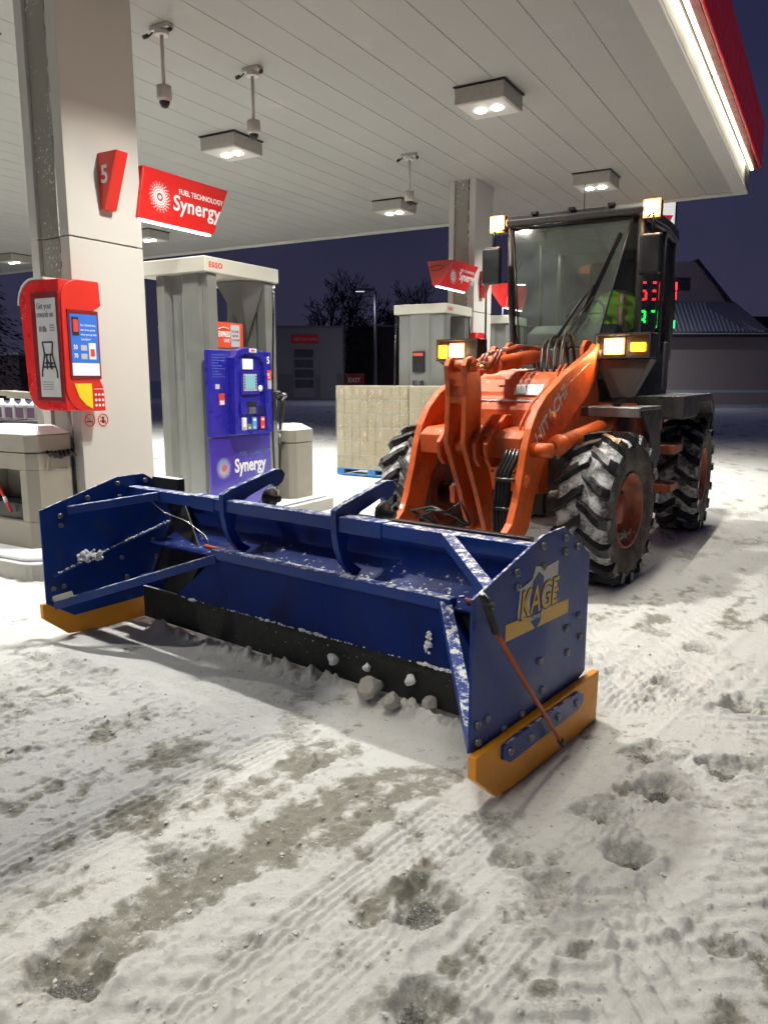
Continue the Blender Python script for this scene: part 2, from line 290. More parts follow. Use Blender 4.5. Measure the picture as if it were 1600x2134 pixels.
# pits and footprints with raised rims
grav = np.zeros_like(h)
pits = [(.12,2.13,.085,.045),(-.85,1.85,.10,.045),(.79,2.62,.075,.05),(.84,2.40,.085,.055),(1.11,2.79,.085,.045),(1.13,3.10,.085,.04),(1.42,2.95,.08,.04),(1.55,2.99,.07,.03),
        (.09,1.71,.08,.045),(-.67,2.36,.07,.03),(.42,2.33,.06,.025),(1.75,3.6,.09,.04),(1.5,3.9,.08,.035),(.55,2.20,.05,.02),(1.9,4.4,.1,.04),(.95,1.95,.05,.02),(1.25,2.2,.05,.02),(-.25,3.05,.05,.02),(1.1,4.3,.1,.03)]
for (a, b, r, d) in pits:
    wx = X + (fbm(X*9, Y*9, 101)-.5)*.16 + (fbm(X*28, Y*28, 103)-.5)*.06; wy = Y + (fbm(X*9, Y*9, 107)-.5)*.16
    q = np.hypot(wx-a, (wy-b)*.9)/r
    h += -d*np.exp(-q**4) + d*.40*np.exp(-((q-1.35)/.35)**2)*(.4+1.2*mid)
    grav = np.maximum(grav, (np.exp(-(q/.72)**4))*min(1, d/.045))
    dirt = np.maximum(dirt, .6*np.exp(-(q/1.25)**4))
# tyre tread prints: cross bars and fine lengthwise ribs in many lanes
rt = random.Random(12)
def uof(px, py): return px*ca - py*sa
lanes = [(uof(.36, 2.75), .10, .0045, .0, .035), (uof(.15, 2.55), .08, .005, .0, .030), (uof(-.05, 2.2), .11, .003, .004, .040), (uof(.62, 2.0), .12, .002, .006, .06), (uof(1.0, 2.0), .10, .003, .005, .05), (uof(1.45, 2.7), .15, .0, .010, .105), (uof(1.95, 3.1), .16, .0, .011, .105), (uof(2.5, 4.2), .2, .0, .012, .105), (uof(2.9, 4.2), .2, .002, .010, .09),
         (uof(-1.2, 2.3), .12, .004, .002, .035), (uof(-.2, 1.8), .12, .004, .003, .032), (uof(-1.7, 3.3), .13, .004, .003, .04), (uof(.2, 1.75), .10, .004, .003, .03), (uof(1.15, 3.4), .14, .0, .009, .10), (uof(1.6, 4.4), .16, .0, .010, .105)]
for k, (u0, wd, a1, a2, pd) in enumerate(lanes):
    u0 = u0 + .04*(vn(V_*.35+k*9, V_*.35+k*5, 131)-.5)
    e = np.abs(U_-u0)/wd; gate = sstep(fbm(U_*.4+k*7, V_*.75+k*3, 137, 2), .42, .56); mk = np.exp(-np.minimum(e, 3)**6)*gate
    h += mk*(-.006 + a1*np.sin((U_-u0)*2*math.pi/pd) + a2*np.clip(1.8*np.sin((V_+np.abs(U_-u0)*.9)*2*math.pi/max(pd, .05)), -1, 1)*.6)
    h += .006*np.exp(-((e-1.18)/.12)**2)*gate*(.4+1.2*mid)
    dirt = np.maximum(dirt, mk*sstep(fine, .4, .65)*.16); churn = churn*(1-.8*mk)
# broken ridge of snow pushed up along the cutting edge
iP = PL.inverted(); lx = iP[0][0]*X+iP[0][1]*Y+iP[0][3]; ly = iP[1][0]*X+iP[1][1]*Y+iP[1][3]
bank = np.exp(-((ly-.40+.03*(fbm(lx*5, lx*5+3, 141)-.5))/.05)**2)*sstep(lx, -1.35, -1.2)*(1-sstep(lx, 1.3, 1.45))
h = h*near + (big-.5)*.02*(1-near)
# keep the snow flat where the machine and islands stand
for (F, x0, x1, y0, y1) in ((FF, -1.3, 1.3, -.9, .9), (RF, -1.3, 1.3, .5, 2.4), (PL, -1.75, 1.75, -.12, 1.0)):
    i = F.inverted(); lx = i[0][0]*X+i[0][1]*Y+i[0][3]; ly = i[1][0]*X+i[1][1]*Y+i[1][3]
    mk = sstep(lx, x0-.15, x0)*(1-sstep(lx, x1, x1+.15))*sstep(ly, y0-.15, y0)*(1-sstep(ly, y1, y1+.15)); h = h*(1-.8*mk) - (.030 if F is PL else .006)*mk
h += bank*(.018+.055*sstep(mid, .30, .80)+.012*sstep(fine, .4, .6)); dirt = np.maximum(dirt*(1-.5*bank), bank*.55*sstep(dn2, .4, .6))
v = np.stack([X.ravel(), Y.ravel(), h.ravel()], 1); ny_, nx_ = X.shape
idx = np.arange(nx_*ny_).reshape(ny_, nx_)
fa = np.stack([idx[:-1,:-1].ravel(), idx[:-1,1:].ravel(), idx[1:,1:].ravel(), idx[1:,:-1].ravel()], 1)
me = bpy.data.meshes.new('ground'); me.vertices.add(len(v)); me.vertices.foreach_set('co', v.ravel()); me.loops.add(fa.size); me.loops.foreach_set('vertex_index', fa.ravel().astype(np.int32))
me.polygons.add(len(fa)); me.polygons.foreach_set('loop_start', np.arange(0, fa.size, 4, dtype=np.int32)); me.polygons.foreach_set('loop_total', np.full(len(fa), 4, dtype=np.int32))
me.polygons.foreach_set('use_smooth', np.ones(len(fa), bool)); me.update(calc_edges=True)
road = sstep(Y, 19, 24)*(1-sstep(Y, 50, 56))*.25
for nm, arr in (('dirt', dirt), ('gravel', grav), ('road', road), ('churn', churn)):
    at_ = me.attributes.new(nm, 'FLOAT', 'POINT'); at_.data.foreach_set('value', arr.ravel().astype(np.float32))
gm_ = bpy.data.materials.new('snow_ground'); gm_.use_nodes = True; t = gm_.node_tree; b = t.nodes['Principled BSDF']; N = t.nodes.new; Lk = t.links.new
S(b, 'Roughness', .75); S(b, 'Specular IOR Level', .35)
tc = N('ShaderNodeTexCoord')
def noise(sc, det=6, ro=.6):
    q = N('ShaderNodeTexNoise'); q.inputs['Scale'].default_value = sc; q.inputs['Detail'].default_value = det; q.inputs['Roughness'].default_value = ro; Lk(tc.outputs['Object'], q.inputs['Vector']); return q.outputs['Fac']
def attr(n): q = N('ShaderNodeAttribute'); q.attribute_name = n; return q.outputs['Fac']
def mixc(f, a, bb):
    q = N('ShaderNodeMix'); q.data_type = 'RGBA'
    if hasattr(f, 'links'): Lk(f, q.inputs[0])
    else: q.inputs[0].default_value = f
    for k, c in ((6, a), (7, bb)):
        if hasattr(c, 'links'): Lk(c, q.inputs[k])
        else: q.inputs[k].default_value = (*c, 1)
    return q.outputs[2]
def mr(f, a, bb, lo=0., hi=1.):
    q = N('ShaderNodeMapRange'); q.inputs[1].default_value = a; q.inputs[2].default_value = bb; q.inputs[3].default_value = lo; q.inputs[4].default_value = hi; Lk(f, q.inputs[0]); return q.outputs[0]
c = mixc(noise(1.2), (.79, .795, .765), (.85, .85, .85))
c = mixc(mr(noise(12, 8, .8), .52, .68, 0, .5), c, (.66, .655, .62))
def madd(a, k, d):
    q = N('ShaderNodeMath'); q.operation = 'MULTIPLY_ADD'; Lk(a, q.inputs[0]); q.inputs[1].default_value = k; Lk(d, q.inputs[2]); return q.outputs[0]
c = mixc(mr(madd(attr('churn'), .5, noise(38, 8, .8)), .88, 1.08, 0, .4), c, (.48, .47, .43))
c = mixc(mr(madd(attr('dirt'), .9, mr(noise(30, 8, .85), .35, .65, -.35, .35)), .15, .80, 0, .92), c, mixc(noise(9, 8, .8), (.38, .37, .31), (.20, .19, .155)))
c = mixc(mr(madd(attr('gravel'), 1.05, mr(noise(75, 6, .85), .3, .7, -1.0, .10)), .12, .42), c, mixc(mr(noise(150, 3), .42, .62), (.05, .05, .05), (.30, .30, .28)))
c = mixc(attr('road'), c, (.20, .20, .24))
Lk(c, b.inputs['Base Color'])
bp = N('ShaderNodeBump'); bp.inputs['Strength'].default_value = .8; bp.inputs['Distance'].default_value = .012; Lk(noise(85, 8, .8), bp.inputs['Height'])
bp2 = N('ShaderNodeBump'); bp2.inputs['Strength'].default_value = .55; bp2.inputs['Distance'].default_value = .03; Lk(noise(22, 8, .8), bp2.inputs['Height']); Lk(bp.outputs[0], bp2.inputs['Normal']); Lk(bp2.outputs[0], b.inputs['Normal'])
me.materials.append(gm_); ground = bpy.data.objects.new('ground', me); COL.objects.link(ground); tag(ground, kind='structure')
def gh(x, y):
    i = min(max(int(np.searchsorted(gx, x)), 0), nx_-1); j = min(max(int(np.searchsorted(gy, y)), 0), ny_-1); return float(h[j, i])
# crumbs of snow lying about, uncountable
rnd = random.Random(3); mb = MB()
ICO = bmesh.new(); bmesh.ops.create_icosphere(ICO, subdivisions=1, radius=1); iv = [v_.co.copy() for v_ in ICO.verts]; fi = [tuple(q.index for q in f_.verts) for f_ in ICO.faces]; ICO.free()
def lump(mb, x, y, z, r, rr=rnd, sq=.7):
    mb.add([(x+p.x*r*rr.uniform(.5, 1.35), y+p.y*r*rr.uniform(.5, 1.35), z+p.z*r*sq*rr.uniform(.5, 1.25)) for p in iv], fi, False)
n = 0
while n < 7500:
    yy = 1.25 + 7*rnd.random()**1.7; xx = rnd.uniform(-.75, .75)*yy*1.15
    u = xx*ca-yy*sa; vv = xx*sa+yy*ca
    i = min(int(np.searchsorted(gx, xx)), nx_-1); j = min(int(np.searchsorted(gy, yy)), ny_-1)
    if rnd.random() > .15 + .5*churn[j, i] + .7*dirt[j, i]: continue
    r = .0022 + .008*rnd.random()**4; lump(mb, xx, yy, float(h[j, i])+r*.05, r); n += 1
M['crumb'] = mat('grey_snow_crumb', (.54,.535,.50), .9, var=.4, scale=3, bump=.5)
cr = mb.build('snow_crumbs', 'crumb'); tag(cr, kind='stuff')
# ---------------------------------------------------------------- canopy
can = thing('canopy', 'large flat fuel station canopy with off-white panelled soffit and red lit fascia', 'canopy', at(ST, -1.67, 16.4, 5.0))
def cs(mb): return mb
X0, X1, Y0, Y1 = -26., -1.67, -7., 16.4; ox, oy = -1.67, 16.4
mb = MB()
xs = [X1-.24]
while xs[-1] > X0: xs.append(xs[-1]-.44)
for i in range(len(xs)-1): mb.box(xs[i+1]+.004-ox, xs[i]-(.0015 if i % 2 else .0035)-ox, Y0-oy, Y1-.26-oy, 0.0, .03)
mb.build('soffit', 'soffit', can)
MB().box(X0-ox, X1-.02-ox, Y0-oy, -.02, .035, .05).build('backing', 'groove', can)
mb = MB(); mb.box(X1-.235-ox, 0, Y0-oy, Y1-oy, -.015, .03); mb.box(X0-ox, X1-.24-ox, -.255, 0, -.015, .03); mb.build('edge_trim', 'white', can)
MB().box(X0-ox, -.01, Y0-oy, -.01, .055, .42).build('deck', 'cove', can, bevel=.01)
mb = MB()
for k in range(9): mb.box(.006, .055, -23.3+k*2.6, -20.9+k*2.6+.12, .40, .42)
mb.box(.006, .055, -1.6, -.15, .40, .42)
mb.build('light_strip', E_STRIP, can)
MB().box(-.02, .14, Y0-oy, .0, .43, .50).build('fascia_underside', 'darkred', can)
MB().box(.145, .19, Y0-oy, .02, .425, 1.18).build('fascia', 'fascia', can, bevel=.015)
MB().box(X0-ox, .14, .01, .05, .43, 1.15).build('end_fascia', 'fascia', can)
# strip glow: long thin lamp inside the cove
ld = bpy.data.lights.new('cove_light', 'AREA'); ld.shape = 'RECTANGLE'; ld.size = 22; ld.size_y = .02; ld.energy = 285; ld.spread = R(125); ld.color = (1, .95, .82)
lo = bpy.data.objects.new('cove_light', ld); COL.objects.link(lo); lo.parent = can; lo.location = (.035, -11.8, .392); lo.rotation_euler = (0, 0, R(90))
# ---------------------------------------------------------------- ceiling lights
def fixture(label, lens_on=True):
    t = thing('ceiling_light', label, 'ceiling light', at(ST, -3.86, 9.2, 5.0), 'square canopy ceiling lights')
    MB().box(-.31, .31, -.31, .31, -.2, -.02).build('housing', 'greyplate2', t, bevel=.006)
    MB().box(-.325, .325, -.325, .325, -.016, -.001).build('gasket', 'black', t)
    MB().box(-.285, .285, -.285, .285, -.206, -.2015).build('face_plate', 'white', t)
    for s in (-1, 1):
        mb = MB(); mb.lathe([(-.222, .0), (-.222, .055), (-.207, .075)], (s*.105, 0, 0), 'z', 16); mb.build('lens', E_LED, t)
        l = bpy.data.lights.new('lamp', 'AREA'); l.shape = 'DISK'; l.size = .13; l.energy = LAMP_W/2; l.color = (1., .985, .905); l.spread = R(128)
        o = bpy.data.objects.new('lamp', l); COL.objects.link(o); o.parent = t; o.location = (s*.105, 0, -.2235)
    return t
M['greyplate2'] = mat('fixture_metal', (.42, .40, .36), .45, metal=.2, var=.2, scale=12)
f0 = fixture('square ceiling light nearest the red fascia, in front of the loader, two bright lenses')
spots = [(-7.78, 9.1, 'square ceiling light just right of the red hanging Synergy sign, behind a hanging camera'), (-3.77, 13.7, 'square ceiling light above the loader cab, near the canopy end'),
         (-7.7, 13.75, 'small square ceiling light left of the distant white column'), (-20., 14.1, 'square ceiling light at the far left edge, beyond the number 5 column'), (-14.1, 13.5, 'ceiling light mostly hidden behind the number 5 column'),
         (-3.7, 5.2, 'ceiling light above the plow, out of view'), (-7.8, 5.0, 'ceiling light left of the near column, out of view'), (-7.8, 1.2, 'unseen ceiling light added far left to brighten the foreground snow'), (-14.1, 9.0, 'ceiling light over the far lane, behind the near column'), (-14.1, 4.4, 'ceiling light over the far lane, out of view left')]  # fixture far left of the camera is added to brighten the near snow
for (x, y, lb) in spots:
    o = copy_tree(f0); o.matrix_world = at(ST, x, y, 5.0); o['label'] = lb
# hanging cameras
def camera_drop(x, y, lb):
    t = thing('security_camera', lb, 'camera', at(ST, x, y, 5.0), 'dome cameras hanging from the canopy')
    mb = MB(); mb.box(-.12, .12, -.045, .045, -.04, -.001); mb.lathe([(-.09, .0), (-.09, .07), (-.05, .07)], (0, 0, 0), 'z', 16); mb.build('mount', 'white', t, bevel=.004)
    MB().tube([(0, 0, -.08), (0, 0, -.56)], .018, 10).build('pole', 'white', t)
    MB().lathe([(-.69, .0), (-.69, .062), (-.66, .075), (-.55, .072), (-.54, .0)], (0, 0, 0), 'z', 20).build('housing', 'white', t)
    MB().lathe([(-.755, .0), (-.745, .03), (-.71, .05), (-.691, .052)], (0, 0, 0), 'z', 20).build('dome', 'black', t)
    for s in (-1, 1):
        mb = MB(); mb.tube([(s*.11, 0, -.03), (s*.14, -.02, -.07), (s*.16, -.03, -.08)], .009, 6); mb.tube([(s*.155, -.03, -.07), (s*.17, -.075, -.10)], .020, 8); mb.build('side_camera', 'black', t)
    return t
camera_drop(-5.97, 6.0, 'white pole camera hanging directly right of the near column top, leftmost')
camera_drop(-5.87, 7.25, 'white pole camera hanging in front of the brightest ceiling light')
camera_drop(-5.92, 11.03, 'small distant pole camera hanging above the far ceiling light')
# ---------------------------------------------------------------- columns
def column(x, y, label, facade='white'):
    t = thing('column', label, 'column', at(ST, x, y, 0), 'canopy columns')
    # x,y = near right corner ; extends -x and +y
    for (z0, z1) in ((.15, 2.775), (2.785, 5.02)):
        MB().box(-.115, 0, 0, .8, z0, z1).build('side_panel', facade, t, bevel=.006)
        MB().box(-.395, -.12, .03, .77, z0, z1).build('recessed_panel', 'greyclad', t)
        MB().box(-.50, -.40, 0, .8, z0, z1).build('rear_panel', 'white', t, bevel=.006)
        mb = MB(); mb.tube([(-.13, .018, z0), (-.13, .018, z1)], .012, 6); mb.build('corner_trim', 'chrome', t)
    return t
col1 = column(-5.6, 4.47, 'big white column in the left foreground carrying the number 5')
col2 = column(-5.6, 12.85, 'distant white column behind the loader cab, left side')
# number 5 wedge sign
def wedge(x, y, z, label, num):
    t = thing('number_sign', label, 'sign', at(ST, x, y, z))
    MB().prism([(0, .46), (.235, .46), (.055, .0), (0, .0)], 0, .13, 'y').build('body', 'red', t, bevel=.006)
    txt(num, .20, 'wtext', t, (.030, -.0015, .215), 'y-', 'numeral', off=.004, sx=.9)
    return t
wedge(-5.598, 4.81, 3.04, 'red wedge sign with white numeral 5 on the near column', '5')
wedge(-5.598, 13.1, 3.03, 'red wedge sign behind the loader mirror on the distant column', '6')
# synergy signs
def synergy(x, y, z, ya0, ya1, yb0, yb1, label, esso=False, w=.5, h_=.47):
    t = thing('hanging_sign', label, 'sign', at(ST, x, y, z), 'red hanging fuel signs')
    v = [(0, ya0, h_), (0, ya1, h_), (0, yb1, 0), (0, yb0, 0), (-w, ya0, h_), (-w, ya1, h_), (-.10, yb1, 0), (-.10, yb0, 0)]
    mb = MB(); mb.add(v, [(0,1,2,3),(7,6,5,4),(0,4,5,1),(1,5,6,2),(2,6,7,3),(3,7,4,0)]); mb.build('body', 'red', t, bevel=.012)
    mb = MB(); mb.box(-.06, -.015, yb0+.03, yb1-.03, -.016, -.003); mb.build('light_strip', E_SIGNLED, t)
    return t
s1 = synergy(-5.57, 5.30, 3.045, .0, 1.14, -.10, .90, 'large red sign lettered Synergy beside the near column')
emblem(s1, (.004, .18, .225), .135, 'wtext', tilt=-.0)
txt('FUEL TECHNOLOGY', .068, 'wtext', s1, (.003, .43, .30), name='lettering', off=.0012, sx=.98)
txt('Synergy', .20, 'wtext', s1, (.003, .34, .145), name='lettering', off=.003, shear=.12, sp=1.04)
mb = MB()
for (a, bb) in (((.05, .02), (1.10, .02)), ((1.10, .02), (.93, .45))): pass
s2 = synergy(-5.50, 11.22, 3.05, .60, 1.60, .0, 1.09, 'small distant red Synergy sign hanging above the far pump')
txt('FUEL TECHNOLOGY', .06, 'wtext', s2, (.003, .84, .31), name='lettering', off=.001)
txt('Synergy', .19, 'wtext', s2, (.003, .78, .17), name='lettering', off=.004, shear=.1); emblem(s2, (.004, .55, .2), .13, 'wtext')
mb = MB()   # dark oval outline with letters on the near slanted end
F_ = Matrix.Translation((-.24, .42, .33)) @ Matrix.Rotation(-.88, 4, 'X')
mb.tube([F_ @ Vector((.12*math.cos(a), -.004, .075*math.sin(a))) for a in [k*math.pi/12 for k in range(25)]], .006, 5, caps=False)
mb.build('oval_emblem', 'dtext', s2)
q = txt('Esso', .09, 'dtext', s2, (0, 0, 0), 'y-', 'lettering', off=.002); q.data.transform(Matrix.Translation((-.33, .40, .30)) @ Matrix.Rotation(-.88, 4, 'X'))
s3 = synergy(-5.50, 14.35, 2.95, .0, 1.0, -.2, .75, 'red hanging sign seen left of the cab pillar beyond the distant column')
# ---------------------------------------------------------------- islands
def island(x0, x1, y0, y1, label):
    t = thing('pump_island', label, 'kerb island', at(ST, x1, y0, 0), 'pump islands')
    W, Lh, r = x1-x0, y1-y0, .22; pts = []
    for (cx, cy, a0) in ((-r, r, -90), (-r, Lh-r, 0), (-W+r, Lh-r, 90), (-W+r, r, 180)):
        for k in range(7): a = R(a0+15*k); pts.append((cx+r*math.cos(a), cy+r*math.sin(a)))
    MB().prism(pts, -.02, .15, 'z').build('kerb', 'concrete', t, bevel=.02, seg=3)
    mb = MB(); pin = [(-W/2+(p[0]+W/2)*.93, Lh/2+(p[1]-Lh/2)*.985) for p in pts]
    mb.prism(pin, .151, .185, 'z'); mb.build('snow_cover', 'snowm', t, bevel=.02, seg=3)
    return t
island(-7.0, -5.29, 3.72, 8.05, 'near concrete pump island under the number 5 column')
island(-7.0, -5.29, 11.44, 15.9, 'distant concrete pump island behind the loader')
# ---------------------------------------------------------------- pumps
def pump(x, y, label, front=True, text=True):
    # origin: near right bottom corner of the cap footprint, x to the right
    t = thing('fuel_pump', label, 'fuel pump', at(ST, x, y, 0), 'fuel pumps')
    MB().box(-.97, 0, 0, 1.2, 2.665, 2.82).build('cap', 'cap', t, bevel=.012)
    txt('ESSO', .075, 'rtext', t, (.002, .06, 2.715), name='lettering', off=.002, sx=1.1, sp=1.15)
    pts = [(-.78, .14), (-.74, .06), (-.62, .05), (-.57, .10), (-.42, .10), (-.35, .05), (-.14, .05), (-.11, .07), (-.03, .07), (-.03, .20), (-.78, .20)]
    MB().prism(pts, .16, 2.662, 'z').build('near_column', 'pumpgrey', t, bevel=.004)
    pts = [(-.62, 1.02), (-.52, 1.00), (-.40, 1.05), (-.22, 1.05), (-.16, 1.0), (-.03, .98), (-.03, 1.16), (-.62, 1.16)]
    MB().prism(pts, .16, 2.66, 'z').build('far_column', 'pumpgrey', t, bevel=.004)
    mb = MB(); mb.add([(-.60, .99, 2.66), (-.02, .97, 2.66), (-.30, .99, 2.05), (-.50, .70, 2.66), (-.15, .70, 2.66)], [(0, 2, 1), (0, 3, 2), (1, 2, 4), (3, 4, 2), (0, 1, 4, 3)]); mb.build('hopper_wedge', 'pumpdark', t)
    MB().box(-.72, -.06, .21, .97, .16, 1.92).build('cabinet', 'pumpdark', t)
    # red panel above
    mb = MB(); mb.box(-.10, -.055, .215, .62, 1.925, 2.19); mb.build('topper_sign', 'redorange', t, bevel=.003)
    quad(t, 'topper_card', 'paper', .42, .56, 1.94, 2.17, -.054)
    if text:
        txt('EXPRESS', .078, 'wtext', t, (-.052, .225, 2.04), name='lettering', off=.002, sx=.62, shear=.1); txt('LANE', .05, 'wtext', t, (-.052, .31, 1.985), name='lettering', off=.001, sx=.7)
        MB().tube([(-.05, .225+.02*k, 2.115+.022*math.sin(k*math.pi/9)) for k in range(9)], .006, 4).build('swoosh', 'wtext', t)
        for k, s in enumerate(('PAY HERE', 'BEFORE', 'YOU PUMP')): txt(s, .032, 'gtext', t, (-.050, .49, 2.09-.045*k), name='lettering', align='CENTER', sx=.8)
    # blue front
    fm = 'pblue'
    MB().box(-.054, 0, .02 if False else .0+.205-.205, 1.03, 1.0, 1.9).build('front_panel', fm, t, bevel=.008)
    MB().box(-.054, -.02, .01, 1.0, .17, .992).build('lower_panel', 'pviolet', t, bevel=.004)
    # payment head
    pts = [(.29, 1.02), (.87, 1.0), (.84, 1.80), (.78, 1.88), (.62, 1.935), (.50, 1.935), (.36, 1.90), (.30, 1.82)]
    mb = MB(); mb.prism(pts, .002, .05, 'x')
    inner = [(.33, 1.06), (.82, 1.04), (.79, 1.77), (.72, 1.84), (.60, 1.87), (.48, 1.87), (.40, 1.85), (.35, 1.77)]
    n_ = len(pts); v = [(.05, *p) for p in pts] + [(.085, *p) for p in pts] + [(.085, *p) for p in inner] + [(.055, *p) for p in inner]
    f = []
    for i in range(n_):
        j = (i+1) % n_; f += [(i, j, n_+j, n_+i), (n_+i, n_+j, 2*n_+j, 2*n_+i), (2*n_+i, 2*n_+j, 3*n_+j, 3*n_+i)]
    mb.add(v, f); head = mb.build('payment_head', 'pblue', t, bevel=.003)
    mb = MB(); mb.box(.052, .062, .44, .70, 1.66, 1.675); mb.box(.052, .07, .42, .72, 1.44, 1.68); mb.box(.052, .072, .40, .74, 1.23, 1.36); mb.build('bezel', 'pblue', t, bevel=.003)
    quad(t, 'top_badge', 'wtext', .545, .665, 1.885, 1.925, .0855); txt('ESSO', .028, 'rtext', t, (.090, .605, 1.895), name='lettering', align='CENTER', off=.001)
    quad(t, 'price_screen', E_WSCR, .455, .625, 1.705, 1.815, .063)
    quad(t, 'lcd_bezel', 'paper', .455, .675, 1.475, 1.655, .0705); quad(t, 'lcd_screen', E_LCD, .48, .645, 1.495, 1.64, .0745)
    mb = MB()
    for k in range(5):
        for yy in (.462, .650): mb.box(.0745, .078, yy, yy+.018, 1.50+.03*k, 1.52+.03*k)
    mb.build('side_keys', 'gtext', t)
    mb = MB(); mb.lathe([(.072, .0), (.076, .035), (.070, .036)], (0, .735, 1.50), 'x', 20); mb.build('tap_reader', 'wtext', t)
    quad(t, 'card_slot', 'black', .50, .66, 1.30, 1.36, .073); quad(t, 'keypad', 'chrome', .525, .645, 1.23, 1.30, .073); quad(t, 'receipt_slot', 'black', .705, .76, 1.21, 1.30, .073)
    mb = MB()
    for a in range(3):
        for c_ in range(4): mb.box(.076, .081, .535+.036*a, .560+.036*a, 1.235+.016*c_, 1.246+.016*c_)
    mb.build('keys', 'gtext', t)
    for k, (yy, m_, l_) in enumerate(((.42, 'wtext', '87'), (.505, 'gtext', '89'), (.59, 'ltblue', '91'), (.73, 'rtext', '94'))):
        mb = MB(); mb.box(.056, .072, yy, yy+.07, 1.055, 1.19 if k != 1 else 1.12); mb.build('grade_button', m_, t, bevel=.006)
        txt(l_, .035, 'gtext' if m_ == 'wtext' else 'wtext', t, (.0725, yy+.012, 1.065), name='lettering', off=.001)
        if k != 1: quad(t, 'price_window', 'wtext', yy+.01, yy+.055, 1.15, 1.175, .0725)
    quad(t, 'sticker', 'paper', .09, .155, 1.50, 1.55, .001); quad(t, 'sticker', 'redorange', .14, .225, 1.33, 1.455, .001); quad(t, 'sticker', 'wtext', .15, .215, 1.335, 1.38, .0045)
    mb = MB()
    for k in range(9): mb.box(.001, .003, .05, .05+(.2 if k < 2 else .10+.05*((k*37) % 3)), 1.845-.028*k, 1.852-.028*k)
    mb.build('small_print', 'btext', t)
    txt(label_num, .105, 'wtext', t, (.001, .945, 1.775), name='numeral', off=.003)
    quad(t, 'side_window', 'ltblue', .885, .925, 1.76, 1.84, .001)
    quad(t, 'side_sticker', 'redorange', .885, 1.02, 1.59, 1.70, .001); quad(t, 'side_card', 'paper', .885, 1.02, 1.49, 1.588, .001)
    if text: txt('EXPRESS', .038, 'wtext', t, (.0045, .888, 1.64), name='lettering', off=.001, sx=.7); txt('LANE', .026, 'wtext', t, (.0045, .95, 1.61), name='lettering', sx=.8)
    if text:
        txt('FUEL TECHNOLOGY', .062, 'btext', t, (-.018, .46, .775), name='lettering', off=.001, sx=.93); txt('Synergy', .205, 'wtext', t, (-.018, .375, .60), name='lettering', off=.006, sx=.82)
        emblem(t, (-.018, .20, .66), .115, 'wtext', seed=2); emblem(t, (-.016, .21, .665), .06, 'rtext', seed=2); emblem(t, (-.017, .19, .69), .085, 'ltblue', seed=2, tilt=.1)
        MB().tube([(-.016, .30+.10*math.cos(a), .35+.075*math.sin(a)) for a in [k*math.pi/10 for k in range(21)]], .006, 4, caps=False).build('oval_emblem', 'wtext', t)
    # nozzle, boot and hose on the far side edge
    mb = MB(); mb.box(-.09, .005, 1.035, 1.10, 1.12, 1.46); mb.build('nozzle_boot', 'black', t, bevel=.01); quad(t, 'boot_label', 'wtext', .90, .945, 1.18, 1.42, .002)
    mb = MB(); mb.tube([(-.02, 1.12, 1.42), (-.02, 1.17, 1.44), (-.02, 1.24, 1.40)], [.022, .035, .03], 8); mb.tube([(-.02, 1.24, 1.40), (-.02, 1.25, 1.30), (-.02, 1.20, 1.12), (-.02, 1.19, 1.02)], [.03, .03, .022, .018], 8); mb.tube([(-.02, 1.13, 1.36), (-.02, 1.13, 1.16), (-.02, 1.19, 1.10)], .012, 6); mb.build('nozzle', 'black', t)
    mb = MB(); mb.tube([(-.02, 1.24, 1.41), (-.02, 1.30, 1.41)], [.034, .03], 8); mb.build('splash_guard', 'greyplate', t)
    MB().tube([(-.03, 1.19, 1.03), (-.03, 1.19, .93)], .016, 8).build('swivel', 'chrome', t)
    pts = [(-.03, 1.19, .94), (-.03, 1.19, .7), (-.03, 1.17, .42), (-.03, 1.12, .33), (-.03, 1.08, .42), (-.03, 1.06, .9), (-.03, 1.08, 1.6), (-.03, 1.12, 2.3), (-.03, 1.13, 2.64)]
    MB().tube(pts, .013, 8).build('hose', 'hose', t)
    MB().tube([(-.03, 1.13, 2.64), (-.03, 1.13, 2.56)], .02, 8).build('swivel', 'chrome', t)
    MB().tube([(-.98, .12, 2.6), (-1.0, .1, 2.0), (-1.0, .1, 1.2), (-.97, .02, .9), (-.88, -.04, .72)], .013, 8).build('far_hose', 'hose', t)
    return t
label_num = '5'
pump(-5.53, 6.0, 'blue fronted grey fuel pump numbered 5 behind the near column')
label_num = '6'
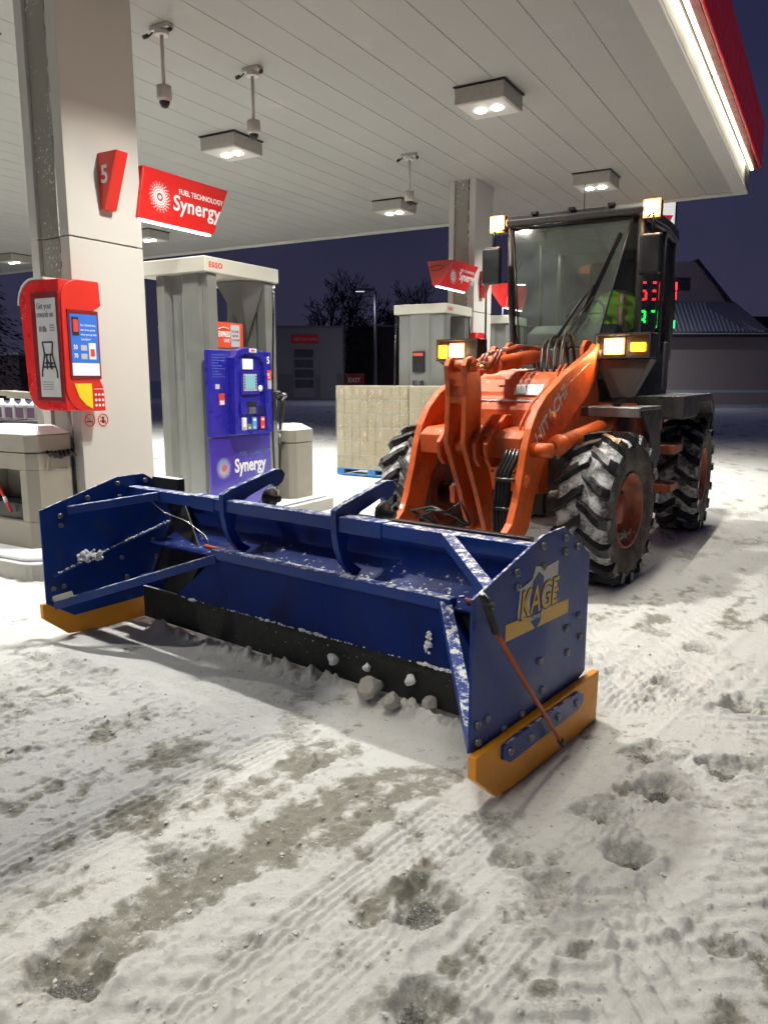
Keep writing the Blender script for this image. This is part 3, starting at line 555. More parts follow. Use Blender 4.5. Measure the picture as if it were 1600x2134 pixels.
# far pump: narrow cap, card reader on the near end
def farpump(x, y, label):
    t = thing('fuel_pump', label, 'fuel pump', at(ST, x, y, 0), 'fuel pumps')
    MB().box(-.97, 0, 0, 1.05, 2.665, 2.82).build('cap', 'cap', t, bevel=.012)
    txt('ESSO', .075, 'rtext', t, (.002, .08, 2.712), name='lettering', off=.002, sx=1.0, sp=1.2)
    pts = [(-.93, .12), (-.88, .05), (-.70, .05), (-.66, .02), (-.32, .02), (-.28, .05), (-.06, .05), (-.02, .10), (-.02, .22), (-.93, .22)]
    MB().prism(pts, .16, 2.662, 'z').build('near_column', 'pumpgrey', t, bevel=.004)
    MB().prism([(-.93, .85), (-.04, .85), (-.04, 1.0), (-.93, 1.0)], .16, 2.66, 'z').build('far_column', 'pumpgrey', t)
    MB().box(-.88, -.10, .23, .84, .16, 1.75).build('cabinet', 'pumpdark', t); MB().box(-.85, -.75, .23, .84, 1.76, 2.65).build('back_panel', 'pumpdark', t)
    mb = MB(); mb.box(-.60, -.38, -.02, .018, 1.72, 2.06); mb.build('card_reader', 'black', t, bevel=.01); quad(t, 'reader_screen', 'redorange', -.58, -.40, 1.98, 2.03, -.0205, 'y-')
    mb = MB(); mb.box(-.58, -.40, -.05, .018, 1.38, 1.58); mb.build('receipt_box', 'darkmetal', t, bevel=.01); quad(t, 'keypad', 'chrome', -.54, -.44, 1.47, 1.57, -.051, 'y-')
    MB().tube([(-.98, .12, 2.64), (-1.0, .1, 1.9), (-.98, .1, 1.2)], .018, 6).build('hose', 'hose', t)
    MB().tube([(.0, .95, 2.66), (.0, .97, 2.2), (-.01, .97, 1.5)], .018, 6).build('hose', 'hose', t)
    mb = MB(); mb.box(-.10, -.03, .23, .84, 1.0, 1.7); mb.build('front_panel', 'pumpdark', t)
    return t
farpump(-5.53, 11.58, 'distant grey pump behind the wrapped pallets with a card reader')
farpump(-5.53, 14.35, 'farthest grey pump seen left of the cab pillar')
# ---------------------------------------------------------------- red service unit on near column
def unit(x, y, label, detail=True):
    t = thing('service_unit', label, 'wall unit', at(ST, x, y, 0))
    def arc(cx, cy, r, a0, a1, n=6): return [(cx+r*math.cos(R(a0+(a1-a0)*k/n)), cy+r*math.sin(R(a0+(a1-a0)*k/n))) for k in range(n+1)]
    # shell: rounded left corners seen from the front
    pr = arc(-.17, 2.21, .19, 180, 90) + [(-.02, 2.40), (-.02, 1.34)] + arc(-.14, 1.53, .19, 270, 180)
    MB().prism([(p[0] if p[0] < -.05 else .14, p[1]) for p in pr], .17, .40, 'y').build('shell', 'redspeck', t, bevel=.008)
    pr2 = arc(-.17, 2.21, .212, 180, 90) + [(-.03, 2.422), (-.03, 2.402)] + arc(-.17, 2.21, .195, 90, 180)
    MB().prism([(p[0], p[1]+.0) for p in pr2], .165, .41, 'y').build('white_top', 'white', t)
    # right hand side panel, outline with notch
    s = arc(.365, 2.235, .175, 180, 90, 6) + [(.58, 2.41), (.59, 2.21), (.52, 2.17), (.54, 1.59), (.57, 1.53), (.58, 1.33), (.40, 1.33)] + arc(.385, 1.53, .20, 270, 180, 6)[1:]
    sp = MB().prism([(p[0]-.012, p[1]) for p in s], -.0, .15, 'x').build('side_panel', 'red', t, bevel=.01)
    MB().box(-.20, .142, .155, .169, 1.42, 2.30).build('poster_frame', 'darkred', t, bevel=.004)
    quad(t, 'poster', 'paper', -.135, .115, 1.455, 2.25, .154, 'y-')
    if detail:
        txt('Get your', .072, 'gtext', t, (-.12, .1495, 2.165), 'y-', sx=.70); txt('rewards on', .072, 'gtext', t, (-.12, .1495, 2.10), 'y-', sx=.60)
        txt('10 fills', .062, 'gtext', t, (-.11, .1495, 1.985), 'y-', off=.002, sx=.62)
        mb = MB()
        for k in range(3): mb.box(.03, .085, .149, .1505, 2.03-.02*k, 2.038-.02*k)
        for k in range(4): mb.box(-.11, .03, .149, .1505, 1.575-.02*k, 1.58-.02*k)
        mb.build('small_print', 'gtext', t)
        mb = MB(); g = .148   # line drawing of a folding cart
        for a, b_ in (((-.27, 1.90), (-.12, 1.90)), ((-.27, 1.90), (-.25, 1.80)), ((-.12, 1.90), (-.14, 1.80)), ((-.26, 1.80), (-.13, 1.80)), ((-.25, 1.80), (-.30, 1.66)), ((-.14, 1.80), (-.08, 1.66)), ((-.22, 1.80), (-.22, 1.68)), ((-.17, 1.80), (-.16, 1.68)), ((-.24, 1.79), (-.15, 1.68)), ((-.30, 1.66), (-.30, 1.62)), ((-.08, 1.66), (-.08, 1.61)), ((-.25, 1.73), (-.13, 1.73)), ((-.27, 1.70), (-.11, 1.70))):
            mb.tube([(a[0]*.85+.155, g, a[1]), (b_[0]*.85+.155, g, b_[1])], .007, 4)
        mb.build('cart_drawing', 'black', t)
    z = .1515
    MB().box(.150, .157, .225, .535, 1.60, 2.165).build('screen_bezel', 'darkred', t, bevel=.003)
    quad(t, 'screen', E_SCREEN, .245, .515, 1.735, 2.13, .158); quad(t, 'screen_footer', E_WSCR, .245, .515, 1.63, 1.733, .158)
    if detail:
        for k, s_ in enumerate(('For a limited time,', 'earn more points', 'when you pay with', 'Speedpass+')): txt(s_, .026, 'wtext', t, (.1615, .345, 2.035-.038*k), sx=.8)
        for k, s_ in enumerate(('50', '70')): txt(s_, .05, 'wtext', t, (.1615, .265, 1.845-.07*k), off=.001, sx=.8)
        quad(t, 'phone', 'black', .26, .325, 1.955, 2.105, .1615); quad(t, 'phone_screen', 'rtext', .268, .317, 1.985, 2.085, .165)
        for (a, c_) in ((.335, 1.835), (.335, 1.765)): quad(t, 'card_picture', 'paper', a, a+.06, c_, c_+.045, .1615)
        quad(t, 'receipt_picture', 'wtext', .415, .485, 1.765, 1.90, .1615); quad(t, 'receipt_print', 'rtext', .43, .47, 1.79, 1.85, .165)
    p = [(.255, 1.565), (.43, 1.565), (.43, 1.35), (.36, 1.385), (.30, 1.45)]
    MB().prism(p, .1505, .154, 'x').build('yellow_card', 'yellowc', t)
    for a in range(3):
        for c_ in range(3): MB().lathe([(.152, .0), (.1525, .012)], (0, .465+.036*a, 1.47-.045*c_), 'x', 8).build('icon', 'wtext', t)
    MB().box(.1505, .153, .45, .55, 1.515, 1.52).build('caption_line', 'wtext', t)
    return t
unit(-5.60, 4.05, 'red rounded unit on the near column with poster, screen and yellow card')
u2 = unit(-5.60, 12.45, 'red rounded unit low on the distant column behind the headlight', False)
# no smoking / no phone stickers
for k, yy in enumerate((4.56, 4.70)):
    t = thing('prohibition_sticker', ('round no smoking sticker on the near column, left of the pair' if k == 0 else 'round no phone sticker on the near column, right of the pair'), 'sticker', at(ST, -5.60, yy, 1.245), 'round prohibition stickers')
    quad(t, 'backing', 'white', -.065, .065, -.065, .065, .0008, t=.0015)
    mb = MB(); mb.tube([(.004, .052*math.cos(a), .052*math.sin(a)) for a in [j*math.pi/12 for j in range(25)]], .005, 5, caps=False); mb.tube([(.004, -.037, .037), (.004, .037, -.037)], .004, 5); mb.build('ring', 'rtext', t)
    mb = MB(); mb.box(.0025, .004, -.035, .03, -.016, -.006)
    if k: mb.box(.0025, .004, -.012, .012, -.03, .028)
    mb.build('symbol', 'black', t)
# ---------------------------------------------------------------- bins
def bin_(x, y, W, D_, z1, label, opening=False):
    t = thing('litter_bin', label, 'bin', at(ST, x, y, .15), 'beige station bins')
    c_ = .07; H_ = z1-.15
    def oct(s): return [(-W+c_+s, 0+s), (-c_-s, 0+s), (-s, c_+s), (-s, D_-c_-s), (-c_-s, D_-s), (-W+c_+s, D_-s), (-W+s, D_-c_-s), (-W+s, c_+s)]
    if opening:
        mb = MB(); P = oct(0); n_ = 8
        mb.prism(P, .02, .26, 'z'); mb.prism(P, .70, H_-.22, 'z'); mb.prism([(-.16, 0), (-c_, 0), (0, c_), (0, D_-c_), (-c_, D_), (-W+c_, D_), (-W, D_-c_), (-W, c_), (-W+.08, 0), (-W+.08, .30), (-.16, .30)], .26, .70, 'z')
        mb.build('body', 'beige', t, bevel=.006)
        MB().box(-W+.08, -.16, .05, .29, .262, .40).build('bucket', 'black', t)
    else: MB().prism(oct(0), .02, H_-.22, 'z').build('body', 'beige', t, bevel=.008)
    MB().prism(oct(-.006), H_-.212, H_-.07, 'z').build('hood', 'beige', t, bevel=.008)
    a, b_ = oct(-.006), oct(.09); v = [(*p, H_-.068) for p in a] + [(*p, H_) for p in b_]
    mb = MB(); mb.add(v, [tuple(range(8))[::-1], tuple(range(8, 16))] + [(i, (i+1) % 8, 8+(i+1) % 8, 8+i) for i in range(8)]); mb.build('lid', 'beigetop', t, bevel=.008)
    rb = random.Random(int(abs(y)*10)); mb = MB(); yc = D_*.62 if opening else -.01
    for k in range(7):
        if opening: mb.tube([(.0, D_*(.35+.09*k), H_-.205+rb.uniform(-.01, .01)), (.035+rb.uniform(0, .02), D_*(.36+.09*k), H_-.24-rb.uniform(0, .03)), (.005, D_*(.38+.085*k), H_-.28+.02*abs(k-3))], [.012, .02, .006], 5)
        else: mb.tube([(-.12-.035*k, -.0, H_-.205), (-.13-.033*k, -.03, H_-.225-rb.uniform(0, .02)), (-.15-.025*k, -.004, H_-.26+.01*abs(k-3))], [.01, .014, .004], 5)
    mb.build('bin_bag', 'bag', t)
    return t
bin_(-5.68, 4.01, .84, .45, 1.21, 'wide beige service bin with open front left of the near column', True)
bin_(-5.45, 7.30, .42, .46, 1.07, 'narrow beige bin beyond the blue pump')
sq = thing('squeegee', 'red handled squeegee leaning in the left bin opening', 'squeegee', at(ST, -6.02, 3.99, .45))
MB().tube([(-.12, -.02, .36), (.0, .04, .02)], .014, 8).build('handle', 'red', sq); MB().tube([(-.045, .012, .16), (-.03, .02, .11)], .0155, 8).build('collar', 'wtext', sq)
# ---------------------------------------------------------------- washer fluid rack at left
rk = thing('display_rack', 'beige display rack holding washer fluid jugs at far left', 'rack', at(ST, -7.2, 5.2, 0))
mb = MB(); mb.prism([(0, .15), (.12, .15), (.12, 1.2), (-.02, 1.46), (-.5, 1.48), (-.5, 1.40), (-.07, 1.39), (0, 1.22)], 0.0, .10, 'y'); mb.prism([(0, .15), (.12, .15), (.12, 1.2), (-.02, 1.46), (-.1, 1.46), (0, 1.22)], .5, .55, 'y'); mb.box(-1.2, -.45, .05, .12, 1.42, 1.48); mb.build('frame', 'beige', rk, bevel=.008)
mb = MB(); mb.box(-1.2, .0, .12, .5, 1.14, 1.16); mb.box(-1.2, .0, .12, .5, .86, .88); mb.build('shelf', 'greyplate', rk)
j0 = None
for r_, zz in enumerate((1.162, .882)):
    for k in range(5):
        nm = ('upper', 'lower')[r_]; od = ('nearest the frame post', 'second from the frame post', 'third from the frame post', 'fourth from the frame post', 'leftmost at the picture edge')[k]
        lb = 'washer fluid jug on the %s rack shelf, %s' % (nm, od)
        if j0 is None:
            j0 = thing('washer_jug', lb, 'jug', at(ST, -7.32, 5.40, zz), 'jugs of washer fluid on the rack')
            MB().prism([(-.075, -.05), (.075, -.05), (.075, .05), (-.075, .05)], .0, .17, 'z').build('bottle', 'jug', j0, bevel=.02); MB().lathe([(.17, .045), (.20, .02), (.225, .022), (.225, 0)], (0, 0, 0), 'z', 10).build('cap', 'wtext', j0)
            quad(j0, 'jug_label', 'juglabel', -.06, .06, .02, .13, -.051, 'y-')
        else:
            j = copy_tree(j0); j.matrix_world = at(ST, -7.32-.19*k, 5.40, zz); j['label'] = lb
# ---------------------------------------------------------------- pallets
def pallet(x0, x1, y0, y1, label, m, seed):
    t = thing('wrapped_pallet', label, 'pallet load', at(ST, x0, y0, 0), 'shrink wrapped pallets of boxes')
    W, D_ = x1-x0, y1-y0; mb = MB()
    mb.box(.0, W, 0, .1, .02, .04); mb.box(0, W, 0, D_, .115, .135)
    for xx in (0, W/2-.07, W-.14): mb.box(xx, xx+.14, 0, D_, .0405, .1145)
    mb.build('pallet_base', 'bluepallet', t)
    rb = random.Random(seed); nx = 9 if m == 'card' else 3; nz = 6 if m == 'card' else 4
    mb = MB()
    for i in range(nx):
        for k in range(nz):
            a = W*i/nx; z0 = .137+(1.36/nz)*k; o = rb.uniform(-.006, .006)
            mb.box(a+.0015, a+W/nx-.0015, .01+o, D_-.01, z0+.0015, z0+1.36/nz-.0015)
    mb.build('cartons', m, t, bevel=.008)
    mb = MB()
    for i in range(nx):
        for k in range(nz):
            if m == 'card' and k in (5, 2) and rb.random() < .8: mb.box(W*(i+.55)/nx, W*(i+.80)/nx, -.003, .0005, .137+1.36/nz*(k+.35), .137+1.36/nz*(k+.75))
    if m == 'card2': mb.box(W-.10, W-.03, -.003, .0005, 1.15, 1.45)
    mb.build('printing', 'otext' if m == 'card' else 'wtext', t)
    rows = []
    for i in range(25):
        rows.append([(W*i/24, -.013-.006*rb.random(), .13+1.37*k/24) for k in range(25)])
    MB().sheet(rows).build('stretch_wrap', M['wrap'], t)
    return t
M['wrap'] = glassm('stretch_wrap', (.95, .95, .9), .32, .22, (.52, .49, .36))
_t = M['wrap'].node_tree; _g = [q for q in _t.nodes if q.type == 'BSDF_GLOSSY'][0]; _g.inputs['Roughness'].default_value = .22
_n = _t.nodes.new('ShaderNodeTexNoise'); _n.inputs['Scale'].default_value = 14; _n.inputs['Detail'].default_value = 8; _n.inputs['Distortion'].default_value = 2.5; _m = _t.nodes.new('ShaderNodeMapping'); _m.inputs['Scale'].default_value = (.6, 1, 2.2)
_c = _t.nodes.new('ShaderNodeTexCoord'); _t.links.new(_c.outputs['Object'], _m.inputs[0]); _t.links.new(_m.outputs[0], _n.inputs['Vector']); _b = _t.nodes.new('ShaderNodeBump'); _b.inputs['Strength'].default_value = 1.0; _b.inputs['Distance'].default_value = .05; _t.links.new(_n.outputs['Fac'], _b.inputs['Height']); _t.links.new(_b.outputs[0], _g.inputs['Normal'])
pallet(-7.14, -5.79, 10.78, 11.40, 'snow dusted shrink wrapped pallet of boxes, left of the pair', 'card', 3)
pallet(-5.77, -5.16, 10.78, 11.40, 'clean wrapped carton stack with a white label, right of the pair', 'card2', 4)
# ---------------------------------------------------------------- snow plow
P = thing('snow_plow', 'wide blue box snow plow with yellow skid shoes on the loader front', 'snow plow', PL)
plate = [(-.18,.22), (-.18,.81), (.36,.965), (.56,.97), (.84,.80), (.84,.23), (.50,.115), (.0,.105)]
bolts = [(.57,.92),(.70,.86),(.57,.86),(.36,.92),(.37,.83),(.14,.85),(.15,.79),(-.05,.76),(-.05,.70),(.74,.53),(.61,.50),(.76,.42),(.63,.38),(.36,.42),(.39,.28),(.22,.23),(.07,.22),(-.13,.31),(-.06,.31),(-.13,.24)]
bb = MB(); bb.lathe([(0, .0), (.007, .008), (.006, .013), (0, .014)], (0, 0, 0), 'x', 6); bolt0 = None
for s in (-1, 1):
    o = MB().prism(plate, s*1.54, s*1.552, 'x').build('side_plate', 'plow', P, bevel=.002)
    sh = MB(); pts = [(-.20,.215), (-.20,.125), (-.04,-.01), (.10,-.028), (.55,-.035), (.91,-.035), (.92,.215), (.0,.212)]
    sh.prism(pts, s*1.553, s*1.592, 'x'); so = sh.build('skid_shoe', 'yellow', P, bevel=.006)
    MB().prism([(-.02,.195), (-.02,.14), (.04,.105), (.66,.105), (.72,.13), (.72,.165), (.66,.195), (.08,.20)], s*1.593, s*1.606, 'x').build('wear_bar', 'plow', P, bevel=.003)
    for (yy, zz) in bolts + [(.03,.15,1),(.18,.15,1),(.42,.15,1),(.64,.15,1)]if False else [(a, c_, 0) for a, c_ in bolts] + [(.03,.155,1), (.20,.15,1), (.45,.15,1), (.64,.15,1)] if False else []: pass
    for (yy, zz, out) in [(a, c_, 0) for a, c_ in bolts] + [(.03, .155, 1), (.20, .15, 1), (.45, .15, 1), (.64, .15, 1)]:
        for side in ((1, -1) if not out else (1,)):
            if s == 1 and side == -1: continue
            if bolt0 is None: bolt0 = bb.build('bolt', 'chrome2' if 'chrome2' in M else 'greyplate', P); bo = bolt0
            else: bo = bolt0.copy(); COL.objects.link(bo); bo.parent = P
            base = 1.607 if out else (1.5525 if side == 1 else 1.5395)
            bo.location = (s*base, yy, zz); bo.rotation_euler = (0, 0, 0 if s*side > 0 else math.pi)
            bo.scale = (1.3, 1.3, 1.3)
# top bar
mb = MB(); mb.box(-1.537, 1.537, .43, .51, .825, .895); mb.build('top_bar', 'plow', P, bevel=.006)
MB().box(-.86, -.64, .424, .516, .819, .901).build('bar_sleeve', 'plow', P, bevel=.004); MB().box(.36, .64, .424, .516, .819, .901).build('bar_sleeve', 'plow', P, bevel=.004)
# moldboards
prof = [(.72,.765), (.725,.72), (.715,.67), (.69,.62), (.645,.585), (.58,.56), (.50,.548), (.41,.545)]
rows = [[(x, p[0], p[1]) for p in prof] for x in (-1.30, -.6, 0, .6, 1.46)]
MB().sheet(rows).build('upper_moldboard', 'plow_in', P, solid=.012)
MB().box(-1.50, 1.50, .722, .742, .70, .80).build('deflector_rubber', 'blackedge', P)
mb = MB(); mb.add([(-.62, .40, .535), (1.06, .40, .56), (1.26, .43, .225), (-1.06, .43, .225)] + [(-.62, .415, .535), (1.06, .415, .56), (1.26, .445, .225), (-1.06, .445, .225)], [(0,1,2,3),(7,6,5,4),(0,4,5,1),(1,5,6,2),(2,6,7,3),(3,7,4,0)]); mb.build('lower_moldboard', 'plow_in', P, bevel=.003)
MB().box(-.64, 1.08, .385, .45, .535, .60).build('fold_beam', 'plow', P, bevel=.012)
MB().box(-1.45, 1.50, .452, .475, .006, .222).build('cutting_edge', 'blackedge', P, bevel=.004)
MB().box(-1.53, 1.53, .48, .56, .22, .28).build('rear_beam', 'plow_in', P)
mb = MB(); mb.add([(-1.52, .84, .80), (-1.52, .50, .10), (-1.02, .46, .20), (-.80, .46, .50), (-1.28, .70, .76)], [(0, 1, 2, 3, 4)]); mb.build('rubber_flap', 'rubber', P, solid=.01); mb = MB(); mb.add([(1.52, .84, .80), (1.52, .50, .10), (1.28, .46, .20), (1.10, .46, .50), (1.30, .72, .76)], [(4, 3, 2, 1, 0)]); mb.build('rubber_flap', 'rubber', P, solid=.01)
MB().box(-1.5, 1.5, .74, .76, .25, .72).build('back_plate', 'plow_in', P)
mb = MB(); mb.beam((-1.535, -.12, .20), (-.60, .405, .545), .055, .05); mb.build('brace', 'plow', P, bevel=.004)
mb = MB(); mb.beam((1.535, -.12, .20), (1.04, .405, .56), .055, .05); mb.build('brace', 'plow', P, bevel=.004)
mb = MB(); mb.beam((-1.535, .0, .79), (-1.20, .44, .862), .05, .05); mb.build('brace', 'plow', P, bevel=.004)
mb = MB(); mb.beam((1.535, -.03, .80), (1.02, .44, .872), .055, .05); mb.build('brace', 'plow', P, bevel=.004)
mb = MB(); mb.beam((-1.53, -.135, .235), (-1.42, -.07, .275), .012, .055); mb.build('end_pad', 'decal_w', P)
MB().box(-1.50, -1.22, .60, .66, .86, .95).build('rubber_pad', 'blackedge', P, bevel=.006)
# ears that reach up and back over the bar, with ribs down the moldboard
ear = [(.415,.93), (.47,.955), (.84,1.045), (.90,1.04), (.925,1.005), (.90,.955), (.84,.93), (.80,.955), (.62,.90), (.55,.86), (.52,.80), (.50,.72), (.55,.63), (.62,.585), (.60,.57), (.53,.575), (.47,.64), (.435,.72), (.418,.80)]
for x in (-.56, .33): MB().prism(ear, x-.02, x+.02, 'x').build('mounting_ear', 'plow', P, bevel=.004)
for x in (-.56, .33): MB().lathe([(0, 0), (0, .06), (.025, .06), (.025, .022), (.09, .022), (.09, 0)], (x+.06, .74, .88), 'x', 20).build('pivot_pin', 'black', P)
mb = MB(); mb.tube([(1.60, -.20, .845), (1.60, -.17, .81), (1.603, -.10, .68)], [.012, .016, .015], 8); mb.build('rod_spring', 'yellowblack' if 'yellowblack' in M else 'blackedge', P)
MB().tube([(1.603, -.10, .68), (1.625, .15, .37), (1.645, .42, .05)], .009, 8).build('marker_rod', 'wood', P); MB().tube([(1.642, .40, .075), (1.646, .43, .04)], .014, 8).build('rod_tip', 'black', P)
# decal
mb = MB(); mb.prism([(.06,.585), (.62,.572), (.62,.635), (.06,.655)], 1.5525, 1.5545, 'x'); mb.build('decal_bar', 'decal_y', P)
mb = MB(); mb.prism([(.155,.655), (.17,.775), (.27,.795), (.30,.845), (.40,.825), (.505,.835), (.495,.64)], 1.5525, 1.5545, 'x'); mb.build('decal_backing', 'decal_w', P)
mb = MB(); mb.prism([(.265,.62), (.255,.70), (.28,.79), (.325,.815), (.37,.79), (.365,.66), (.35,.60), (.31,.575)], 1.5546, 1.5562, 'x'); mb.build('decal_shield', 'plow', P)
q = txt('KAGE', .165, 'black', P, (1.5563, .165, .648), name='lettering', off=.006, shear=.15, sx=.80, ext=.0005); q = txt('KAGE', .165, 'decal_y', P, (1.558, .165, .650), name='lettering', off=.001, shear=.15, sx=.80, ext=.0005)
txt('SNOW BOX', .028, 'wtext', P, (1.5585, .245, .622), name='lettering', sx=.8)
# thin cable and snow caught on the blade
MB().tube([(-1.27, .43, .82), (-1.24, .50, .74), (-1.15, .60, .68), (-.98, .62, .60), (-.85, .55, .565)], .004, 5).build('cable', 'chrome', P)
MB().tube([(-.85, .52, .565), (-.35, .50, .558)], .012, 6).build('rusty_bar', 'wood', P); MB().tube([(1.1, .50, .57), (1.5, .50, .575)], .012, 6).build('rusty_bar', 'wood', P)
rb = random.Random(8); mb = MB()
for k in range(420):
    x = rb.uniform(-1.0, 1.45); lump(mb, x, .445+rb.uniform(-.012, .012), .226+rb.uniform(0, .006), rb.uniform(.006, .018)*(1.4 if math.sin(x*5)*math.sin(x*11) > .2 else .7), rb, .6)
for k in range(110):
    x = rb.uniform(-.3, 1.1); lump(mb, x, .50+rb.uniform(-.05, .09), .558+rb.uniform(0, .01), rb.uniform(.004, .012), rb, .6)
for k in range(60): lump(mb, -1.51+rb.uniform(-.02, .02), .1+rb.uniform(-.07, .09), .47+rb.uniform(-.02, .04), rb.uniform(.008, .02), rb, 1)
for k in range(120): q = rb.random(); lump(mb, -1.53, -.1+q*.85, .40+q*.22+rb.uniform(-.006, .006), rb.uniform(.004, .009), rb, 1)
for k in range(18): lump(mb, .95+rb.uniform(-.01, .02), .392, .35+rb.uniform(-.05, .07), rb.uniform(.006, .016), rb, 1)
tag(mb.build('caught_snow', 'snowm', P), kind='stuff')
MB().tube([(-1.533, -.12, .39), (-1.533, .30, .50), (-1.533, .70, .60)], .010, 5).build('ridge', 'plow', P)
# snow chunks lying against the cutting edge
M['greysnow'] = mat('grey_snow_chunk', (.36, .34, .31), .9, var=.2, bump=.6, bscale=30)
for k, (x, y, r, m_, lb) in enumerate([(.62, .36, .075, 'greysnow', 'largest grey snow chunk under the blade'), (.78, .33, .052, 'greysnow', 'rounded grey snow chunk right of the largest one'), (.33, .40, .036, 'snowm', 'pointed white snow lump, leftmost against the black edge'), (.55, .42, .026, 'snowm', 'tiny white snow lump just above the largest chunk'), (.83, .42, .034, 'snowm', 'white snow lump stuck right of the chunks'), (.95, .42, .045, 'greysnow', 'darker snow chunk at the right end of the row')]):
    w_ = PL @ Vector((x, y, 0)); rb = random.Random(k+20); bm = bmesh.new(); bmesh.ops.create_icosphere(bm, subdivisions=2, radius=r)
    dv = [Vector((rb.gauss(0, 1), rb.gauss(0, 1), rb.gauss(0, 1))).normalized() for _ in range(7)]
    for v_ in bm.verts:
        for d in dv:
            e = v_.co.dot(d) - r*.68
            if e > 0: v_.co -= d*e
        v_.co += Vector((rb.uniform(-1, 1), rb.uniform(-1, 1), rb.uniform(-1, 1)))*r*.05
    me_ = bpy.data.meshes.new('snow_chunk'); bm.to_mesh(me_); bm.free(); me_.materials.append(M[m_])
    o = bpy.data.objects.new('snow_chunk', me_); COL.objects.link(o); o.location = (w_.x, w_.y, r*.8 if m_ == 'greysnow' else .13); tag(o, lb, 'snow chunk', 'snow chunks caught along the cutting edge')
# ---------------------------------------------------------------- wheel loader
LD = thing('wheel_loader', 'orange wheel loader with lit work lights and snow packed tyres', 'wheel loader', RF)
FX = RF.inverted() @ FF          # front frame coordinates into loader coordinates
def wheel(c, side, xf, seed=0):
    # side +1: outer face towards +x
    wh = bpy.data.objects.new('wheel', None); COL.objects.link(wh); wh.parent = LD
    Rr, W = .575, .42; rb = random.Random(seed)
    cx = c[0]
    prof = [(-.17, .30), (-.20, .34), (-.215, .43), (-.205, .52), (-.17, .552), (-.09, .56), (0, .562), (.09, .56), (.17, .552), (.205, .52), (.215, .43), (.20, .34), (.17, .30)]
    T = xf
    mb = MB(); mb.lathe(prof[3:10], c, 'x', 72); mb.build('tread_base', 'tyre', wh, xf=T)
    mb = MB(); mb.lathe(prof[:4], c, 'x', 72); mb.lathe(prof[9:], c, 'x', 72); mb.build('sidewall', 'sidewall', wh, xf=T)
    mb = MB(); n_ = 16
    for k in range(n_):
        for s in (-1, 1):
            a0 = 2*math.pi*(k + (.5 if s > 0 else 0))/n_ + rb.uniform(-.008, .008); pth = []
            for (x_, da, wd) in ((-.012, .0, .036), (.06, .08, .038), (.12, .175, .041), (.17, .225, .044), (.207, .245, .047)):
                pth.append((s*x_, a0 - da*1.05, wd))
            v = []; f = []
            for i, (x_, a, wd) in enumerate(pth):
                top = .612 if i < 4 else .592; bot = .545 if i < 4 else .50; h2 = wd/.6
                for (rr, da) in ((bot, -h2*1.25), (top, -h2*.8), (top, h2*.8), (bot, h2*1.25)):
                    v.append((c[0]+x_, c[1]+rr*math.sin(a+da), c[2]+rr*math.cos(a+da)))
            m_ = len(pth)
            for i in range(m_-1):
                for j in range(3): f.append((i*4+j, i*4+j+1, (i+1)*4+j+1, (i+1)*4+j))
            f.append((0, 1, 2, 3)); f.append(((m_-1)*4+3, (m_-1)*4+2, (m_-1)*4+1, (m_-1)*4)); mb.add(v, f)
            # shoulder block running down the sidewall
            x_, a, wd = pth[-1]; h2 = wd/.6; v = []
            for (xx, rr) in ((s*.200, .594), (s*.224, .580), (s*.226, .50), (s*.205, .49)):
                for da in (-h2*.9, h2*.9): v.append((c[0]+xx, c[1]+rr*math.sin(a+da), c[2]+rr*math.cos(a+da)))
            mb.add(v, [(0,1,3,2),(2,3,5,4),(4,5,7,6),(0,2,4,6),(1,7,5,3),(0,6,7,1)])
    mb.build('tread_lugs', 'lug', wh, xf=T, bevel=.006)
    s = side
    rim = [(s*.16, .305), (s*.19, .30), (s*.185, .28), (s*.11, .262), (s*.07, .25), (s*.055, .20), (s*.05, .13), (s*.11, .12), (s*.115, .0)]
    mb = MB(); mb.lathe(rim, c, 'x', 48)
    rim2 = [(-s*.16, .305), (-s*.19, .30), (-s*.1, .25), (-s*.05, .12), (-s*.05, 0)]; mb.lathe(rim2, c, 'x', 32)
    mb.build('rim', 'orange_dirty', wh, xf=T)
    mb = MB()
    for k in range(8):
        a = 2*math.pi*k/8; mb.lathe([(s*.058, .02), (s*.085, .018), (s*.085, 0)], (c[0], c[1]+.165*math.sin(a), c[2]+.165*math.cos(a)), 'x', 6)
    mb.build('wheel_nuts', 'darkmetal', wh, xf=T)
    if side > 0:
        mb = MB(); rb = random.Random(seed+5)
        for k in range(60):
            a = R(200+rb.uniform(-45, 25)) if k < 45 else R(rb.uniform(150, 230)); rr = .24+rb.uniform(-.05, .03); lump(mb, c[0]+.10+rb.uniform(-.02, .03), c[1]+rr*math.sin(a)*1., c[2]+rr*math.cos(a), rb.uniform(.01, .03), rb, 1)
        tag(mb.build('packed_snow', 'snowd', wh, xf=T), kind='stuff')
    return wh
M['snowd'] = mat('dirty_packed_snow', (.34, .24, .19), .9, var=.3, bump=.5)
I4 = Matrix.Identity(4)
wheel((.84, 0, .585), 1, FX, 1); wheel((-.84, 0, .585), -1, FX, 2); wheel((.84, 1.30, .585), 1, I4, 3); wheel((-.84, 1.30, .585), -1, I4, 4)
def part(mb, name, m, F=FX, bevel=.006, **k): return mb.build(name, m, LD, bevel=bevel, xf=F, **k)
# axles and underbody
mb = MB(); mb.tube([(-.7, 0, .58), (.7, 0, .58)], .11, 14); mb.lathe([(-.2, .1), (-.12, .2), (.12, .2), (.2, .1)], (0, 0, .58), 'x', 16); part(mb, 'front_axle', 'darkmetal', bevel=0)
mb = MB(); mb.tube([(-.7, 1.3, .58), (.7, 1.3, .58)], .11, 14); part(mb, 'rear_axle', 'darkmetal', I4, bevel=0)
